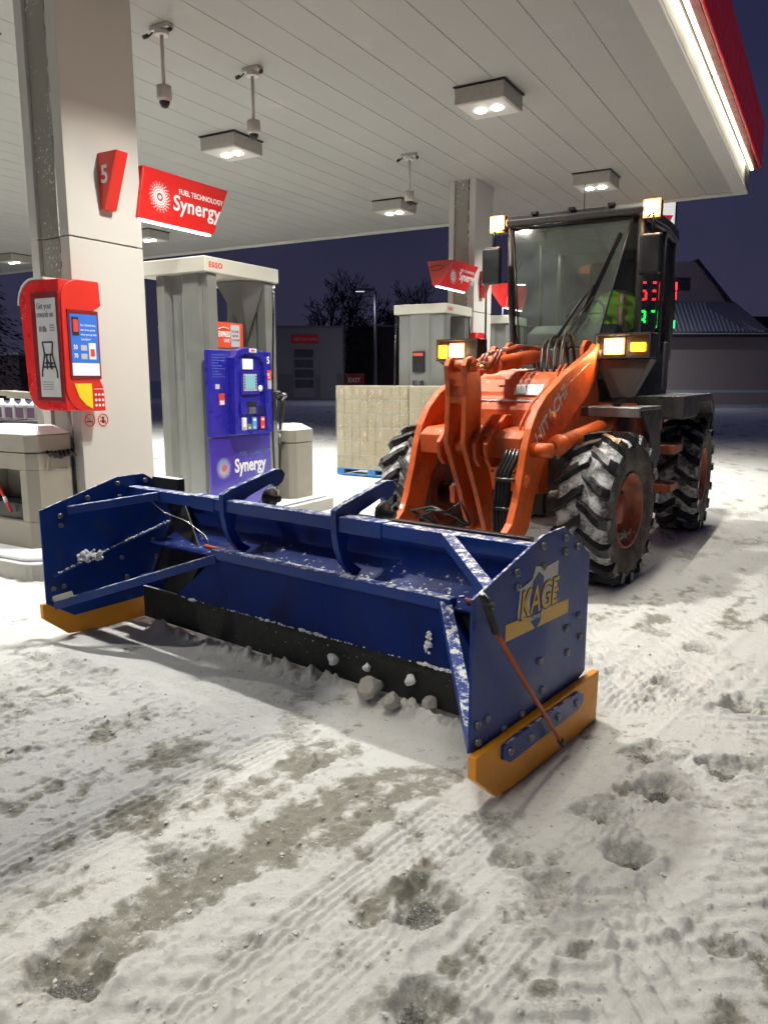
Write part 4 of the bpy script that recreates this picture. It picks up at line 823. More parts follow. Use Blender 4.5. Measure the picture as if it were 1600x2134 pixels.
# front frame: belly, hood and towers
part(MB().prism([(-.34,.70), (-.36,.97), (-.30,1.0), (-.16,1.0), (-.16,.68)], -.36, .40), 'front_frame', 'orange'); part(MB().prism([(-.158,.99), (.9,.99), (.9,.50), (-.158,.50)], -.33, .36), 'inner_frame', 'darkmetal')
part(MB().prism([(.75,1.62), (.35,1.68), (.05,1.66), (-.10,1.60), (-.20,1.50), (-.22,1.44), (-.30,1.42), (-.34,1.36), (-.36,1.0), (.75,1.0)], -.34, .38), 'front_hood', 'orange', bevel=.035, seg=4)
part(MB().prism([(-.225,1.475), (-.175,1.555), (-.174,1.557), (-.224,1.478)], .10, .34), 'warning_sticker', 'wtext', bevel=0)
part(MB().prism([(-.229,1.484), (-.187,1.543), (-.186,1.544), (-.228,1.486)], .12, .20), 'warning_symbol', 'black', bevel=0)
part(MB().box(-.10, -.0, -.185, -.165, 1.60, 1.605), 'hood_slot', 'black', bevel=0)
mb = MB(); rb = random.Random(2)
for k in range(160): lump(mb, rb.uniform(-.30, .36), -.26+rb.uniform(-.03, .02), 1.425+rb.uniform(0, .005), rb.uniform(.01, .025), rb, .35)
for k in range(120): lump(mb, rb.uniform(-.26, .34), rb.uniform(.35, .7), 1.675, rb.uniform(.02, .05), rb, .4)
for k in range(40): lump(mb, rb.uniform(-.38, -.24), -.36+rb.uniform(-.03, .02), .72, rb.uniform(.01, .02), rb, .4)
tag(part(mb, 'caught_snow', 'snowm', bevel=0), kind='stuff')
for x in (-.36, .38): part(MB().prism([(.42,.9), (.38,1.5), (.46,1.88), (.52,1.93), (.62,1.93), (.70,1.85), (.88,1.35), (.9,.9)], x-.018, x+.018), 'tower_plate', 'orange')
mb = MB(); mb.prism([(-.34,.55), (-.36,.70), (.0,.70), (.0,.5)], -.42, -.37); part(mb, 'belly_bracket', 'orange')
# lips added round the light boxes to catch headlight glow; cab rear frame
for x0, x1 in ((.50, .97), (-1.08, -.63)):
    v = [(x0, 1.77), (x1, 1.77), (x1, 1.975), (x0, 1.975)]; w_ = [(x0+.014, 1.784), (x1-.014, 1.784), (x1-.014, 1.961), (x0+.014, 1.961)]
    mb = MB(); mb.add([(a, .425, b_) for a, b_ in v] + [(a, .425, b_) for a, b_ in w_] + [(a, .469, b_) for a, b_ in v] + [(a, .469, b_) for a, b_ in w_], [(i, (i+1) % 4, 4+(i+1) % 4, 4+i) for i in range(4)] + [(i, (i+1) % 4, 8+(i+1) % 4, 8+i) for i in range(4)] + [(4+i, 4+(i+1) % 4, 12+(i+1) % 4, 12+i) for i in range(4)]); part(mb, 'added_glow_lip', 'darkmetal', bevel=0)
O_ = [(-.57, 1.9), (.57, 1.9), (.57, 3.0), (-.57, 3.0)]
n_ = 24; outer = []; inner = []
for k in range(n_):
    a = 2*math.pi*k/n_; c_, s_ = math.cos(a), math.sin(a); q_ = 1/max(abs(c_), abs(s_)); outer.append((.57*c_*q_, 2.45+.55*s_*q_)); p_ = (abs(c_)**4+abs(s_)**4)**-.25; inner.append((.525*c_*p_, 2.44+.42*s_*p_))
mb = MB(); mb.add([(a, 1.21, b_) for a, b_ in outer] + [(a, 1.21, b_) for a, b_ in inner] + [(a, 1.23, b_) for a, b_ in inner], [(i, (i+1) % n_, n_+(i+1) % n_, n_+i) for i in range(n_)] + [(n_+i, n_+(i+1) % n_, 2*n_+(i+1) % n_, 2*n_+i) for i in range(n_)]); mb.build('rear_window_frame', 'interior', LD)
MB().box(-.57, .57, -.25, 1.2, 2.96, 2.985).build('headliner', 'interior', LD)
# lift arms
arm = [(.36,1.84), (.15,1.765), (-.18,1.64), (-.51,1.485), (-.66,1.37), (-.755,1.24), (-.82,1.09), (-.86,.95), (-.90,.83), (-.94,.71), (-1.01,.57), (-1.22,.42), (-1.34,.36), (-1.36,.26), (-1.26,.22), (-1.0,.28), (-.74,.50), (-.66,.72), (-.60,.84), (-.53,.93), (-.41,1.06), (-.29,1.15), (-.03,1.30), (.25,1.45), (.50,1.70), (.56,1.80), (.52,1.87), (.44,1.90)]
for x in (-.46, .50):
    part(MB().prism(arm, x-.03, x+.03), 'lift_arm', 'orange', bevel=.008)
    mb = MB(); mb.lathe([(x-.05, 0), (x-.05, .05), (x+.05, .05), (x+.05, 0)], (0, .48, 1.80), 'x', 16); part(mb, 'arm_pin', 'darkmetal', bevel=0)
q = txt('HITACHI', .16, 'htext' if 'htext' in M else 'paper', LD, (0, 0, 0), name='lettering', off=.003, sx=1.0)
q.data.transform(FX @ Matrix.Translation((.5315, -.64, 1.10)) @ Matrix.Rotation(R(38), 4, 'X'))
# cross box beam, tapered side gussets
mb = MB(); mb.prism([(-.80,1.02), (-.80,1.17), (-.72,1.22), (-.50,1.24), (-.46,1.20), (-.46,1.0)], -.43, .47); part(mb, 'cross_beam', 'orange', bevel=.01)
for x0 in (.10, .20): part(MB().prism([(-.86,1.0), (-.88,1.12), (-.80,1.20), (-.58,1.33), (-.50,1.33), (-.46,1.02), (-.6,.94), (-.80,.94)], x0, x0+.035), 'lever_bracket', 'orange')
part(MB().prism([(-.86,1.0), (-.88,1.12), (-.80,1.20), (-.58,1.30), (-.50,1.30), (-.46,1.02), (-.6,.94), (-.80,.94)], -.22, -.185), 'lever_bracket', 'orange')
# bell crank lever (two plates)
lev = [(-.93,1.70), (-.90,1.75), (-.83,1.77), (-.76,1.74), (-.70,1.62), (-.68,1.46), (-.69,1.28), (-.66,1.12), (-.60,1.0), (-.50,.80), (-.40,.48), (-.37,.40), (-.40,.34), (-.48,.33), (-.56,.39), (-.72,.74), (-.86,1.0), (-.92,1.12), (-.91,1.30), (-.90,1.48)]
for x in (-.105, .045): part(MB().prism(lev, x-.022, x+.022), 'lever_plate', 'orange', bevel=.006)
mb = MB()
for (yy, zz, r_) in ((-.83,1.70,.045), (-.80,1.10,.055), (-.46,.40,.045)): mb.lathe([(-.16, 0), (-.16, r_), (.10, r_), (.10, 0)], (0, yy, zz), 'x', 16)
mb.box(-.08, .02, -.90, -.72, 1.42, 1.47); mb.box(-.08, .02, -.90, -.72, 1.55, 1.60); part(mb, 'lever_pins', 'orange', bevel=0)
# welds, bosses and nipples on the arms
for x in (-.46, .50):
    for (yy, zz, rr) in ((-.40, 1.30, .06), (-.80, .86, .05), (-.62, 1.16, .035)):
        mb = MB(); mb.lathe([(x+.028, 0), (x+.028, rr), (x+.040, rr*.9), (x+.042, rr*.45), (x+.050, rr*.4), (x+.050, 0)], (0, yy, zz), 'x', 18); part(mb, 'pin_boss', 'orange', bevel=0)
    part(MB().tube([(x+.032, -.30, 1.48), (x+.032, .0, 1.62), (x+.032, .25, 1.73)], .006, 5), 'weld_bead', 'orange_dirty', bevel=0)
for s_ in (-1, 1): part(MB().box(.40*s_-.01, .40*s_+.01, -.25, -.18, 1.05, 1.11), 'grease_block', 'chrome')
part(MB().box(.5305, .532, -.30, -.24, .98, 1.03), 'sticker', 'paper', bevel=0); part(MB().box(-.355, -.20, -.366, -.3605, .74, .77), 'sticker', 'paper', bevel=0)
for k in range(3): part(MB().lathe([(-.385, 0), (-.385, .012), (-.36, .012)], (-.2+.2*k, 0, .86), 'y', 6), 'bolt', 'darkmetal', bevel=0)
# tilt cylinder
mb = MB(); mb.tube([(-.03, -.35, 1.715), (-.03, .42, 1.80)], .062, 16); mb.tube([(-.03, -.40, 1.71), (-.03, -.33, 1.717)], .075, 16); mb.tube([(-.03, .40, 1.80), (-.03, .5, 1.81)], .05, 12); part(mb, 'tilt_cylinder', 'orange', bevel=0)
mb = MB(); mb.tube([(-.03, -.82, 1.695), (-.03, -.36, 1.712)], .034, 12); part(mb, 'cylinder_rod', 'chrome', bevel=0)
mb = MB()
for k, x in enumerate((-.10, -.06, .02, .06)): mb.tube([(x, -.45, 1.72), (x, -.38, 1.79+.01*k), (x, -.1, 1.84+.01*k), (x, .25, 1.87), (x+.05, .36, 1.84), (x+.08, .40, 1.70)], .014, 6)
part(mb, 'tilt_hoses', 'orange_dirty', bevel=0)
# lift cylinders
for x in (.63, -.40):
    mb = MB(); mb.tube([(x, -.50, 1.11), (x, .30, 1.20)], .065, 16); mb.tube([(x, -.53, 1.107), (x, -.46, 1.115)], .078, 16); mb.tube([(x, .28, 1.20), (x, .5, 1.22)], .05, 12); part(mb, 'lift_cylinder', 'orange', bevel=0)
    mb = MB(); mb.tube([(x-.03, -.72, 1.085), (x-.03, -.50, 1.11)], .032, 12); part(mb, 'cylinder_rod', 'chrome', bevel=0)
    mb = MB(); mb.lathe([(-.1, 0), (-.1, .055), (.05, .055), (.05, 0)], (x, -.72, 1.085), 'x', 14); part(mb, 'cylinder_pin', 'orange', bevel=0)
# steel pipes down the arm and black hose bundle
mb = MB()
for k, x in enumerate((.40, .44)): mb.tube([(x-.05, .12, 1.72), (x-.03, .0, 1.66), (x-.02, -.04, 1.60), (x-.01, -.2, 1.55), (x, -.50, 1.42), (x, -.66, 1.28), (x, -.74, 1.12)], .011, 6)
part(mb, 'steel_pipes', 'orange', bevel=0)
part(MB().box(.385, .47, -.76, -.72, 1.12, 1.15), 'pipe_clamp', 'chrome')
for k in range(4):
    x = .345+.030*k; mb = MB(); mb.tube([(x+.02, -.76, 1.12), (x+.01, -.82, 1.02), (x-.01, -.88, .92), (x-.02, -.88, .78), (x-.02, -.90, .62), (x, -.92, .45), (x, -.95, .30)], .021, 8); part(mb, 'hose', 'hose', bevel=0)
for k, (x, zt) in enumerate(((.16, 1.93), (.21, 1.96), (.27, 1.95), (.33, 1.99))):
    mb = MB(); mb.tube([(x+.06, .05, 1.60), (x+.02, .10, 1.70), (x, .16, 1.85), (x, .22, zt-.02), (x, .29, zt), (x, .36, zt-.04), (x, .40, 1.85), (x+.02, .42, 1.62)], .014, 8); part(mb, 'hose', 'hose', bevel=0)
mb = MB(); mb.tube([(-.10, -1.02, .50), (-.30, -1.10, .60), (-.05, -1.18, .66), (.12, -1.12, .60), (.16, -1.0, .52)], .012, 6); mb.tube([(.05, -1.14, .62), (.12, -1.05, .70), (.20, -1.05, .55), (.08, -1.1, .48)], .012, 6); mb.tube([(-.25, -1.1, .55), (-.05, -1.2, .64), (.10, -1.16, .63)], .012, 6); part(mb, 'looped_hose', 'hose', bevel=0)
for k in range(3): part(MB().box(.335, .475, -.935+.012*k, -.86+.012*k, .86-.22*k, .885-.22*k), 'hose_clamp', 'darkmetal', bevel=.004)
# coupler
mb = MB(); mb.box(-.62, .92, -1.52, -1.46, .20, .60); mb.box(-.60, -.50, -1.46, -1.25, .2, .5); mb.box(.44, .54, -1.46, -1.25, .2, .5); part(mb, 'coupler', 'black')
mb = MB(); mb.box(-.5, -.4, -2.2, -1.52, .3, .42); mb.box(.35, .45, -2.2, -1.52, .3, .42); part(mb, 'push_beam', 'black')
# front fenders
for s in (-1, 1):
    a, b_ = (.45, .95) if s > 0 else (-.98, -.50)
    part(MB().box(a, b_, .36, .86, 1.345, 1.375), 'fender_top', 'greyplate'); part(MB().box(a, b_, .33, .358, 1.29, 1.37), 'fender_lip', 'greyplate')
    part(MB().prism([(.40,1.34), (.86,1.34), (.92,.95), (.80,.80), (.72,.95), (.60,1.15)], b_-.02 if s > 0 else a, b_ if s > 0 else a+.02), 'fender_skirt', 'darkmetal')
    # light tower
    x0, x1 = (.50, .97) if s > 0 else (-1.08, -.63)
    part(MB().box(x0, x1, .47, .62, 1.77, 1.975), 'light_box', 'darkmetal', bevel=.01)
    v = [(x0, .46, 1.765), (x1, .46, 1.765), (x1-.16, .50, 1.45), (x0+.14, .50, 1.45), (x0, .62, 1.765), (x1, .62, 1.765), (x1-.16, .60, 1.45), (x0+.14, .60, 1.45)]
    if s < 0: v = [(x0, .46, 1.765), (x1-.08, .46, 1.765), (x1-.12, .50, 1.55), (x0+.22, .50, 1.62), (x0, .62, 1.765), (x1-.08, .62, 1.765), (x1-.12, .60, 1.55), (x0+.22, .60, 1.62)]
    mb = MB(); mb.add(v, [(0,1,2,3),(7,6,5,4),(0,4,5,1),(1,5,6,2),(2,6,7,3),(3,7,4,0)]); part(mb, 'light_bracket', 'cabframe')
    if s > 0: h0, h1, a0, a1 = .585, .735, .80, .925
    else: h0, h1, a0, a1 = -.94, -.80, -1.07, -.975
    part(MB().box(h0-.014, h1+.014, .458, .4695, 1.801, 1.939), 'painted_halo_rim', E_HALO, bevel=.01, seg=3); part(MB().box(h0, h1, .445, .457, 1.815, 1.925), 'headlight', E_HEAD, bevel=.02, seg=3)  # glowing plate behind the headlight imitates its orange halo
    part(MB().box(a0, a1, .445, .468, 1.825 if s > 0 else 1.80, 1.895 if s > 0 else 1.92), 'turn_signal', E_AMBER, bevel=.012, seg=3)
    part(MB().tube([((x0+x1)/2, .56, 1.46), ((x0+x1)/2-.1*s, .60, 1.37)], .03, 8), 'light_post', 'cabframe', bevel=0)
# ---- rear frame (loader coordinates)
def rp(mb, name, m, bevel=.006, **k): return mb.build(name, m, LD, bevel=bevel, **k)
rp(MB().box(-.36, .36, .2, 2.5, .50, 1.30), 'rear_frame', 'orange_dirty'); rp(MB().prism([(-.1,1.30), (-.1,.95), (.25,.55), (.62,.55), (.66,.8), (.72,1.30)], .58, .66), 'side_frame', 'orange_dirty')
rp(MB().box(-.66, -.58, -.1, .7, .6, 1.30), 'side_frame', 'orange_dirty')
rp(MB().box(-.34, .34, 1.4, 2.5, 1.30, 1.42), 'engine_hood', 'orange')
rp(MB().prism([(.80,1.28), (.62,1.24), (-.15,1.24), (-.15,1.45), (1.65,1.45), (1.95,1.30), (2.02,.95), (1.95,.95), (1.88,1.22), (1.62,1.36), (1.0,1.36)], .60, 1.02), 'rear_fender', 'darkmetal', bevel=.01)
rp(MB().prism([(.80,1.28), (.62,1.24), (-.15,1.24), (-.15,1.45), (1.65,1.45), (1.95,1.30), (2.02,.95), (1.95,.95), (1.88,1.22), (1.62,1.36), (1.0,1.36)], -1.02, -.60), 'rear_fender', 'darkmetal', bevel=.01)
rp(MB().box(.66, .96, -.13, .30, .92, 1.0), 'step', 'orange_dirty'); rp(MB().box(.66, .94, -.10, .28, .56, .63), 'step', 'orange_dirty')
mb = MB(); mb.box(.64, .66, -.1, .28, .55, 1.24); rp(mb, 'step_side', 'orange_dirty')
# cab
cab = rp(MB().box(-.60, .60, -.14, 1.28, 1.38, 1.87), 'cab_base', 'cabdark' if 'cabdark' in M else 'darkmetal', bevel=.02)
mb = MB(); mb.box(-.36, .36, -.665, -.15, 1.60, 1.87); rp(mb, 'front_panel', 'panelgrey' if 'panelgrey' in M else 'cabframe', bevel=.01)
rp(MB().prism([(-.40,3.01), (-.42,3.06), (-.38,3.10), (-.2,3.13), (1.15,3.16), (1.32,3.12), (1.34,3.02)], -.63, .63), 'cab_roof', 'cabframe', bevel=.015)
for s in (-1, 1):
    rp(MB().tube([(s*.585, -.22, 1.87), (s*.60, -.30, 2.4), (s*.60, -.33, 3.02)], .032, 8), 'front_pillar', 'cabframe', bevel=0)
    rp(MB().tube([(s*.585, 1.24, 1.80), (s*.60, 1.26, 2.4), (s*.58, 1.20, 3.02)], .045, 8), 'rear_pillar', 'cabframe', bevel=0)
    rp(MB().tube([(s*.61, .62, 1.80), (s*.62, .62, 3.02)], .020, 8), 'door_pillar', 'cabframe', bevel=0)
    rp(MB().tube([(s*.61, -.30, 3.0), (s*.62, .62, 3.04), (s*.61, 1.22, 3.02)], .03, 8), 'roof_rail', 'cabframe', bevel=0)
    mb = MB(); mb.sheet([[(s*.605, -.28, 1.88), (s*.605, -.30, 3.0)], [(s*.605, .60, 1.88), (s*.615, .60, 3.0)], [(s*.60, 1.22, 1.88), (s*.60, 1.2, 3.0)]]); rp(mb, 'side_window', 'sglass', bevel=0)
    rp(MB().tube([(s*.64, .05, 1.95), (s*.69, .05, 2.1), (s*.69, .05, 2.6), (s*.64, .05, 2.75)], .012, 6), 'grab_rail', 'black', bevel=0)
mb = MB(); mb.add([(-.57, -.345, 3.0), (.52, -.345, 3.0), (.34, -.655, 1.88), (-.36, -.655, 1.88)], [(0, 1, 2, 3)]); rp(mb, 'windshield', 'glass', bevel=0)
mb = MB(); mb.add([(.525, -.345, 3.0), (.60, -.30, 3.0), (.585, -.26, 1.88), (.345, -.655, 1.88)], [(0, 1, 2, 3)]); rp(mb, 'corner_glass', 'sglass', bevel=0)
mb = MB(); mb.tube([(-.575, -.355, 3.0), (-.365, -.665, 1.88)], .009, 5); mb.tube([(.522, -.355, 3.0), (.343, -.665, 1.88)], .008, 5); mb.tube([(-.575, -.35, 3.0), (.522, -.35, 3.0)], .012, 5); rp(mb, 'window_seal', 'black', bevel=0)
mb = MB(); mb.box(-.56, .56, 1.235, 1.245, 1.9, 3.0); rp(mb, 'rear_window', 'sglass', bevel=0)
rp(MB().tube([(.11, -.40, 2.98), (.11, -.42, 3.30)], .004, 4), 'antenna', 'black', bevel=0)
mb = MB()
for x in (-.35, .0, .35): mb.box(x-.03, x+.03, -.43, -.38, 3.09, 3.12)
rp(mb, 'roof_clips', 'black')
# wiper
mb = MB(); mb.tube([(-.02, -.71, 1.93), (.14, -.64, 2.22), (.26, -.54, 2.42)], [.018, .014, .010], 6); mb.tube([(.04, -.71, 1.92), (.20, -.64, 2.18), (.27, -.56, 2.32)], .007, 6); mb.beam((.20, -.59, 2.20), (.44, -.395, 2.86), .012, .035); mb.lathe([(-.71, .0), (-.71, .035), (-.665, .035)], (.0, 0, 1.92), 'y', 14); rp(mb, 'wiper', 'black', bevel=0)
# interior
rp(MB().prism([(.55,1.92), (.55,2.10), (1.0,2.10), (1.08,2.85), (1.2,2.85), (1.2,1.92)], -.24, .26), 'seat', 'interior', bevel=.05, seg=3)
rp(MB().prism([(-.25,1.90), (-.28,2.02), (-.05,2.12), (.05,2.06), (.0,1.90)], -.45, .40), 'dashboard', 'interior', bevel=.04, seg=3)
mb = MB(); mb.tube([(0, -.1, 2.0), (0, .12, 2.22)], .03, 8); ring = [(.19*math.cos(a), .14+.07*math.sin(a), 2.23+.17*math.sin(a)*.9) for a in [k*math.pi/12 for k in range(25)]]; mb.tube(ring, .014, 6, caps=False); mb.tube([ring[0], (0, .14, 2.23), ring[12]], .01, 5); rp(mb, 'steering_wheel', 'interior', bevel=0)
rp(MB().box(-.58, .58, -.1, 1.25, 1.875, 1.90), 'cab_floor', 'interior', bevel=0)
rp(MB().box(.28, .52, .3, .9, 1.905, 2.15), 'side_console', 'interior', bevel=.03)
# mirrors
for s in (-1, 1):
    cx = .72*s; rp(MB().box(cx-.095, cx+.095, -.53, -.47, 2.48, 2.82), 'mirror', 'black', bevel=.03, seg=3)
    rp(MB().tube([(s*.62, -.33, 2.98), (cx, -.45, 3.0), (cx, -.45, 2.80)], .012, 6), 'mirror_arm', 'black', bevel=0)
    lx = -.73 if s < 0 else .685
    rp(MB().box(lx-.075, lx+.075, -.36, -.26, 2.97, 3.13), 'work_light', 'black', bevel=.015)
    rp(MB().box(lx-.074, lx+.074, -.371, -.361, 2.972, 3.128), 'painted_halo_rim', E_HALO, bevel=.01, seg=3); rp(MB().box(lx-.060, lx+.060, -.384, -.3715, 2.988, 3.112), 'work_light_lens', E_WORK, bevel=.028, seg=4)  # glowing plate behind the work light lens imitates its halo
    rp(MB().tube([(s*.60, -.28, 3.0), (lx, -.30, 2.97)], .014, 6), 'lamp_bracket', 'black', bevel=0)
rp(MB().box(.725, .745, .30, .50, 1.50, 1.95), 'exhaust_guard', 'paper2' if 'paper2' in M else 'greyplate')
rp(MB().tube([(-.80, -.42, 1.72), (-.80, -.44, 2.55)], .010, 6), 'handrail', 'black', bevel=0)
rp(MB().box(.55, .595, -.155, -.145, 1.50, 1.60), 'sticker', 'paper', bevel=0)
# jacket over the seat
jk = thing('safety_jacket', 'lime safety jacket with orange and silver stripes inside the cab', 'jacket', RF @ Matrix.Translation((.26, .30, 2.10)))
v = []
bm = bmesh.new(); bmesh.ops.create_icosphere(bm, subdivisions=4, radius=1); rb = random.Random(4)
for v_ in bm.verts:
    p = v_.co; x_, y_, z_ = p.x, p.y, p.z; wv = math.sin(p.x*9+p.z*5)*.03+math.sin(p.z*13+2*p.x)*.02
    v_.co = Vector((x_*(.24+.04*z_)+wv*.3, y_*.10+wv+.03*z_*z_, .15+z_*.22 - .05*abs(x_)))
me_ = bpy.data.meshes.new('body'); bm.to_mesh(me_); bm.free(); me_.materials.append(M['hivis']); me_.polygons.foreach_set('use_smooth', [True]*len(me_.polygons)); o = bpy.data.objects.new('body', me_); COL.objects.link(o); o.parent = jk
for (dx, m_, w_, y_) in ((.08, 'hiorange', .035, -.125), (.08, 'silver', .018, -.135)):
    mb = MB(); mb.sheet([[(dx-w_, y_+.03*abs(k-3)/3+.012*math.sin(k*2), .0+.05*k), (dx+w_, y_+.03*abs(k-3)/3+.012*math.sin(k*2), .0+.05*k)] for k in range(7)]); mb.build('stripe', m_, jk, solid=.004)
# ---------------------------------------------------------------- price sign
SG = frame(6.2, 20, 0)
sg = thing('price_sign', 'lit price pylon with red and green numbers seen through the cab', 'price sign', SG)
MB().box(-1.4, 1.06, 0, .35, 0, 6.2).build('body', 'darkmetal', sg, bevel=.02)
quad(sg, 'top_panel', E_SIGNW, -1.3, 1.0, 4.72, 6.0, -.002, 'y-', .02)
mb = MB(); mb.prism([(.25,4.80), (.55,4.80), (.95,5.6), (.65,5.6)], -.045, -.025, 'y'); mb.prism([(.72,4.80), (.98,4.80), (.98,5.0), (.8,5.05)], -.045, -.025, 'y'); mb.prism([(-1.2,4.85), (-.4,4.85), (-.1,5.7), (-.9,5.7)], -.045, -.025, 'y'); mb.build('emblem', E_SIGN, sg)
quad(sg, 'red_band', E_SIGN, -1.3, 1.0, 4.55, 4.70, -.002, 'y-', .02); quad(sg, 'orange_band', E_SIGNO, -1.3, 1.0, 4.22, 4.42, -.002, 'y-', .02)
quad(sg, 'display', 'black', -1.3, 1.0, 2.75, 4.05, -.002, 'y-', .01)
SEG = {'0': 'abcdef', '1': 'bc', '2': 'abged', '3': 'abgcd', '4': 'fgbc', '5': 'afgcd', '6': 'afgedc', '7': 'abc', '8': 'abcdefg', '9': 'abcdfg'}
def digits(s, x, z, w_, hh, m_, nm):
    mb = MB(); t_ = .055
    for ch in s:
        if ch == '.': mb.box(x-.02, x+.04, -.03, -.014, z, z+.06); x += .12; continue
        for g in SEG[ch]:
            if g in 'agd': zz = {'a': z+hh-t_, 'g': z+hh/2-t_/2, 'd': z}[g]; mb.box(x+t_*.6, x+w_-t_*.6, -.03, -.014, zz, zz+t_)
            else: xx = x+w_-t_ if g in 'bc' else x; z0 = z+hh/2 if g in 'bf' else z; mb.box(xx, xx+t_, -.03, -.014, z0+.02, z0+hh/2-.02)
        x += w_+.10
    return mb.build(nm, m_, sg)
digits('153.4', -.10, 3.56, .21, .46, E_RED, 'red_price'); digits('187.5', -.10, 2.86, .21, .46, E_GREEN, 'green_price')
quad(sg, 'lower_panel', E_SIGN, -1.3, 1.0, 1.35, 2.62, -.002, 'y-', .02)
mb = MB()   # small car-with-brushes outline
cp = [(.20,2.10), (.25,2.30), (.42,2.36), (.50,2.48), (.78,2.48), (.86,2.34), (.94,2.28), (.94,2.10), (.20,2.10)]
mb.tube([(p[0], -.035, p[1]) for p in cp], .022, 5)
for cx in (.36, .78): mb.tube([(cx+.08*math.cos(a), -.035, 2.09+.08*math.sin(a)) for a in [k*math.pi/6 for k in range(13)]], .02, 5, caps=False)
mb.build('car_outline', E_SIGNW, sg); txt('Car Wash', .23, E_SIGNW, sg, (.02, -.026, 1.58), 'y-', off=.01)
# ---------------------------------------------------------------- background buildings
bn = thing('barn_building', 'brown building with steep gable and snow striped ribbed roof at right', 'building', frame(24, 50, 0))
MB().box(-9, 40, 0, 12, -.5, 4.35).build('wall', 'barnwall', bn); MB().box(-9.2, 0.05, -1.1, -.6, 4.2, 4.42).build('eave', 'roof', bn)
mb = MB(); mb.add([(-9.2, -1.0, 4.45), (.0, -1.0, 4.55), (-1.5, .9, 6.5), (-9.2, .9, 6.4)], [(0, 1, 2, 3)]); mb.build('lower_roof', 'ribroof', bn, solid=.05)
mb = MB(); k = 0
while -9.2+k*.26 < -.3:
    x = -9.2+k*.26; e = min(1, (-(x+.13))/1.5); mb.beam((x, -1.0, 4.52), (min(x, -1.6) if x > -1.5 else x, .88 if x < -1.5 else -1.0+1.9*e, 6.44 if x < -1.5 else 4.5+1.95*e), .11, .07); k += 1
mb.build('roof_snow', 'ribsnow', bn)
MB().box(-9.2, .1, -1.16, -1.08, 4.36, 4.44).build('eave_snow', 'ribsnow', bn)
MB().prism([(-9.0,6.35), (-1.95,6.45), (-3.9,9.0), (-9.0,9.0)], 1.0, 6, 'y').build('gable', 'barngable', bn)
MB().box(-5.6, -4.4, .93, .99, 7.2, 8.0).build('window', 'bpane', bn)
MB().beam((-1.4, 3.4, 6.1), (-4.1, 3.4, 9.1), 5.2, .18).build('roof', 'roof', bn)
MB().box(-9.2, 30, -.02, .02, .75, .92).build('snow_ledge', 'ribsnow', bn)
MB().box(-1.6, 14, 1, 8, 4.36, 5.6).build('flat_roof_block', 'fence', bn)
cw = thing('car_wash_building', 'dim grey car wash building with overhead door at left', 'building', frame(-3.15, 60, 0))
MB().box(-14, 0, 0, 9, -.4, 5.45).build('wall', 'bwall', cw); MB().box(-4.95, .01, -.03, -.001, -.4, 2.0).build('brick_base', 'bdark', cw); MB().box(-14.1, .1, -.15, 9, 5.452, 5.62).build('coping', 'bdark', cw)
d = MB().box(-3.80, -2.15, -.06, -.031, .2, 3.95).build('overhead_door', 'bwall2' if 'bwall2' in M else 'bwall', cw)
for k in range(4): MB().box(-3.70, -2.25, -.085, -.062, .95+.76*k, 1.58+.76*k).build('pane', 'bpane', cw)
MB().box(-1.75, -.5, -.05, -.031, .1, 3.0).build('door', 'bwall', cw)
MB().box(-3.9, -1.85, -.12, -.035, 4.3, 4.95).build('sign_board', emis('dim_red_sign', (.30, .01, .015), .12), cw); txt('ESSO CAR WASH', .32, 'dtext2' if 'dtext2' in M else 'otext', cw, (-3.72, -.125, 4.5), 'y-', off=.006, sx=.72)
fb = thing('dark_building', 'long unlit dark building behind the street lamp', 'building', frame(-3, 66, 0))
MB().box(0, 26, 0, 8, -.4, 5.9).build('wall', 'fence', fb); MB().box(-.1, 26.1, -.2, 8, 5.91, 6.05).build('roof_edge', 'bdark', fb)
lf = thing('left_building', 'low dark building seen past the left edge bin', 'building', frame(-34, 60, 0))
MB().box(-14, 6, 0, 8, -.4, 3.4).build('wall', 'fence', lf); MB().box(-14.1, 6.1, -.2, 8, 3.41, 3.6).build('roof_edge', 'bdark', lf)
ex = thing('exit_sign', 'small dim red EXIT sign standing before the dark building', 'sign', frame(-2.0, 54, 0))
MB().box(-.65, .65, 0, .1, .9, 2.0).build('board', 'darkred', ex); MB().box(-.05, .05, .02, .08, 0, .899).build('post', 'galv', ex); txt('EXIT', .42, 'otext', ex, (-.5, -.003, 1.4), 'y-', off=.01)
# street lamps
def street_lamp(x, y, hh, side, label, lit=False):
    t = thing('street_lamp', label, 'street lamp', frame(x, y, 0), 'street lamps')
    MB().tube([(0, 0, 0), (0, 0, hh)], [.12, .08], 10).build('pole', 'galv', t); MB().box(min(0, side*1.1), max(0, side*1.1), -.14, .14, hh-.02, hh+.16).build('head', 'galv', t, bevel=.03)
    MB().box(side*1.0-.28, side*1.0+.28 if side > 0 else side*1.0+.28, -.1, .1, hh-.05, hh-.021).build('lens', E_FAR if lit else E_DIM, t)
    l = bpy.data.lights.new('street_light', 'AREA'); l.shape = 'DISK'; l.size = .3; l.energy = (120 if x < 0 else 130) if lit else 50; l.color = (.85, .88, 1); o = bpy.data.objects.new('street_light', l); COL.objects.link(o); o.parent = t; o.location = (side*1.0, 0, hh-.1)
street_lamp(-.57, 52, 7.3, -1, 'tall grey street lamp with square head between the pump and distant pump')
street_lamp(-29.3, 55, 5.8, 1, 'lit street lamp at the far left edge', True)
street_lamp(14.3, 45, 7.0, -1, 'lit street lamp seen through the cab corner glass', True); street_lamp(6.7, 45, 6.9, 1, 'lit street lamp seen left of the cab front pillar', True)
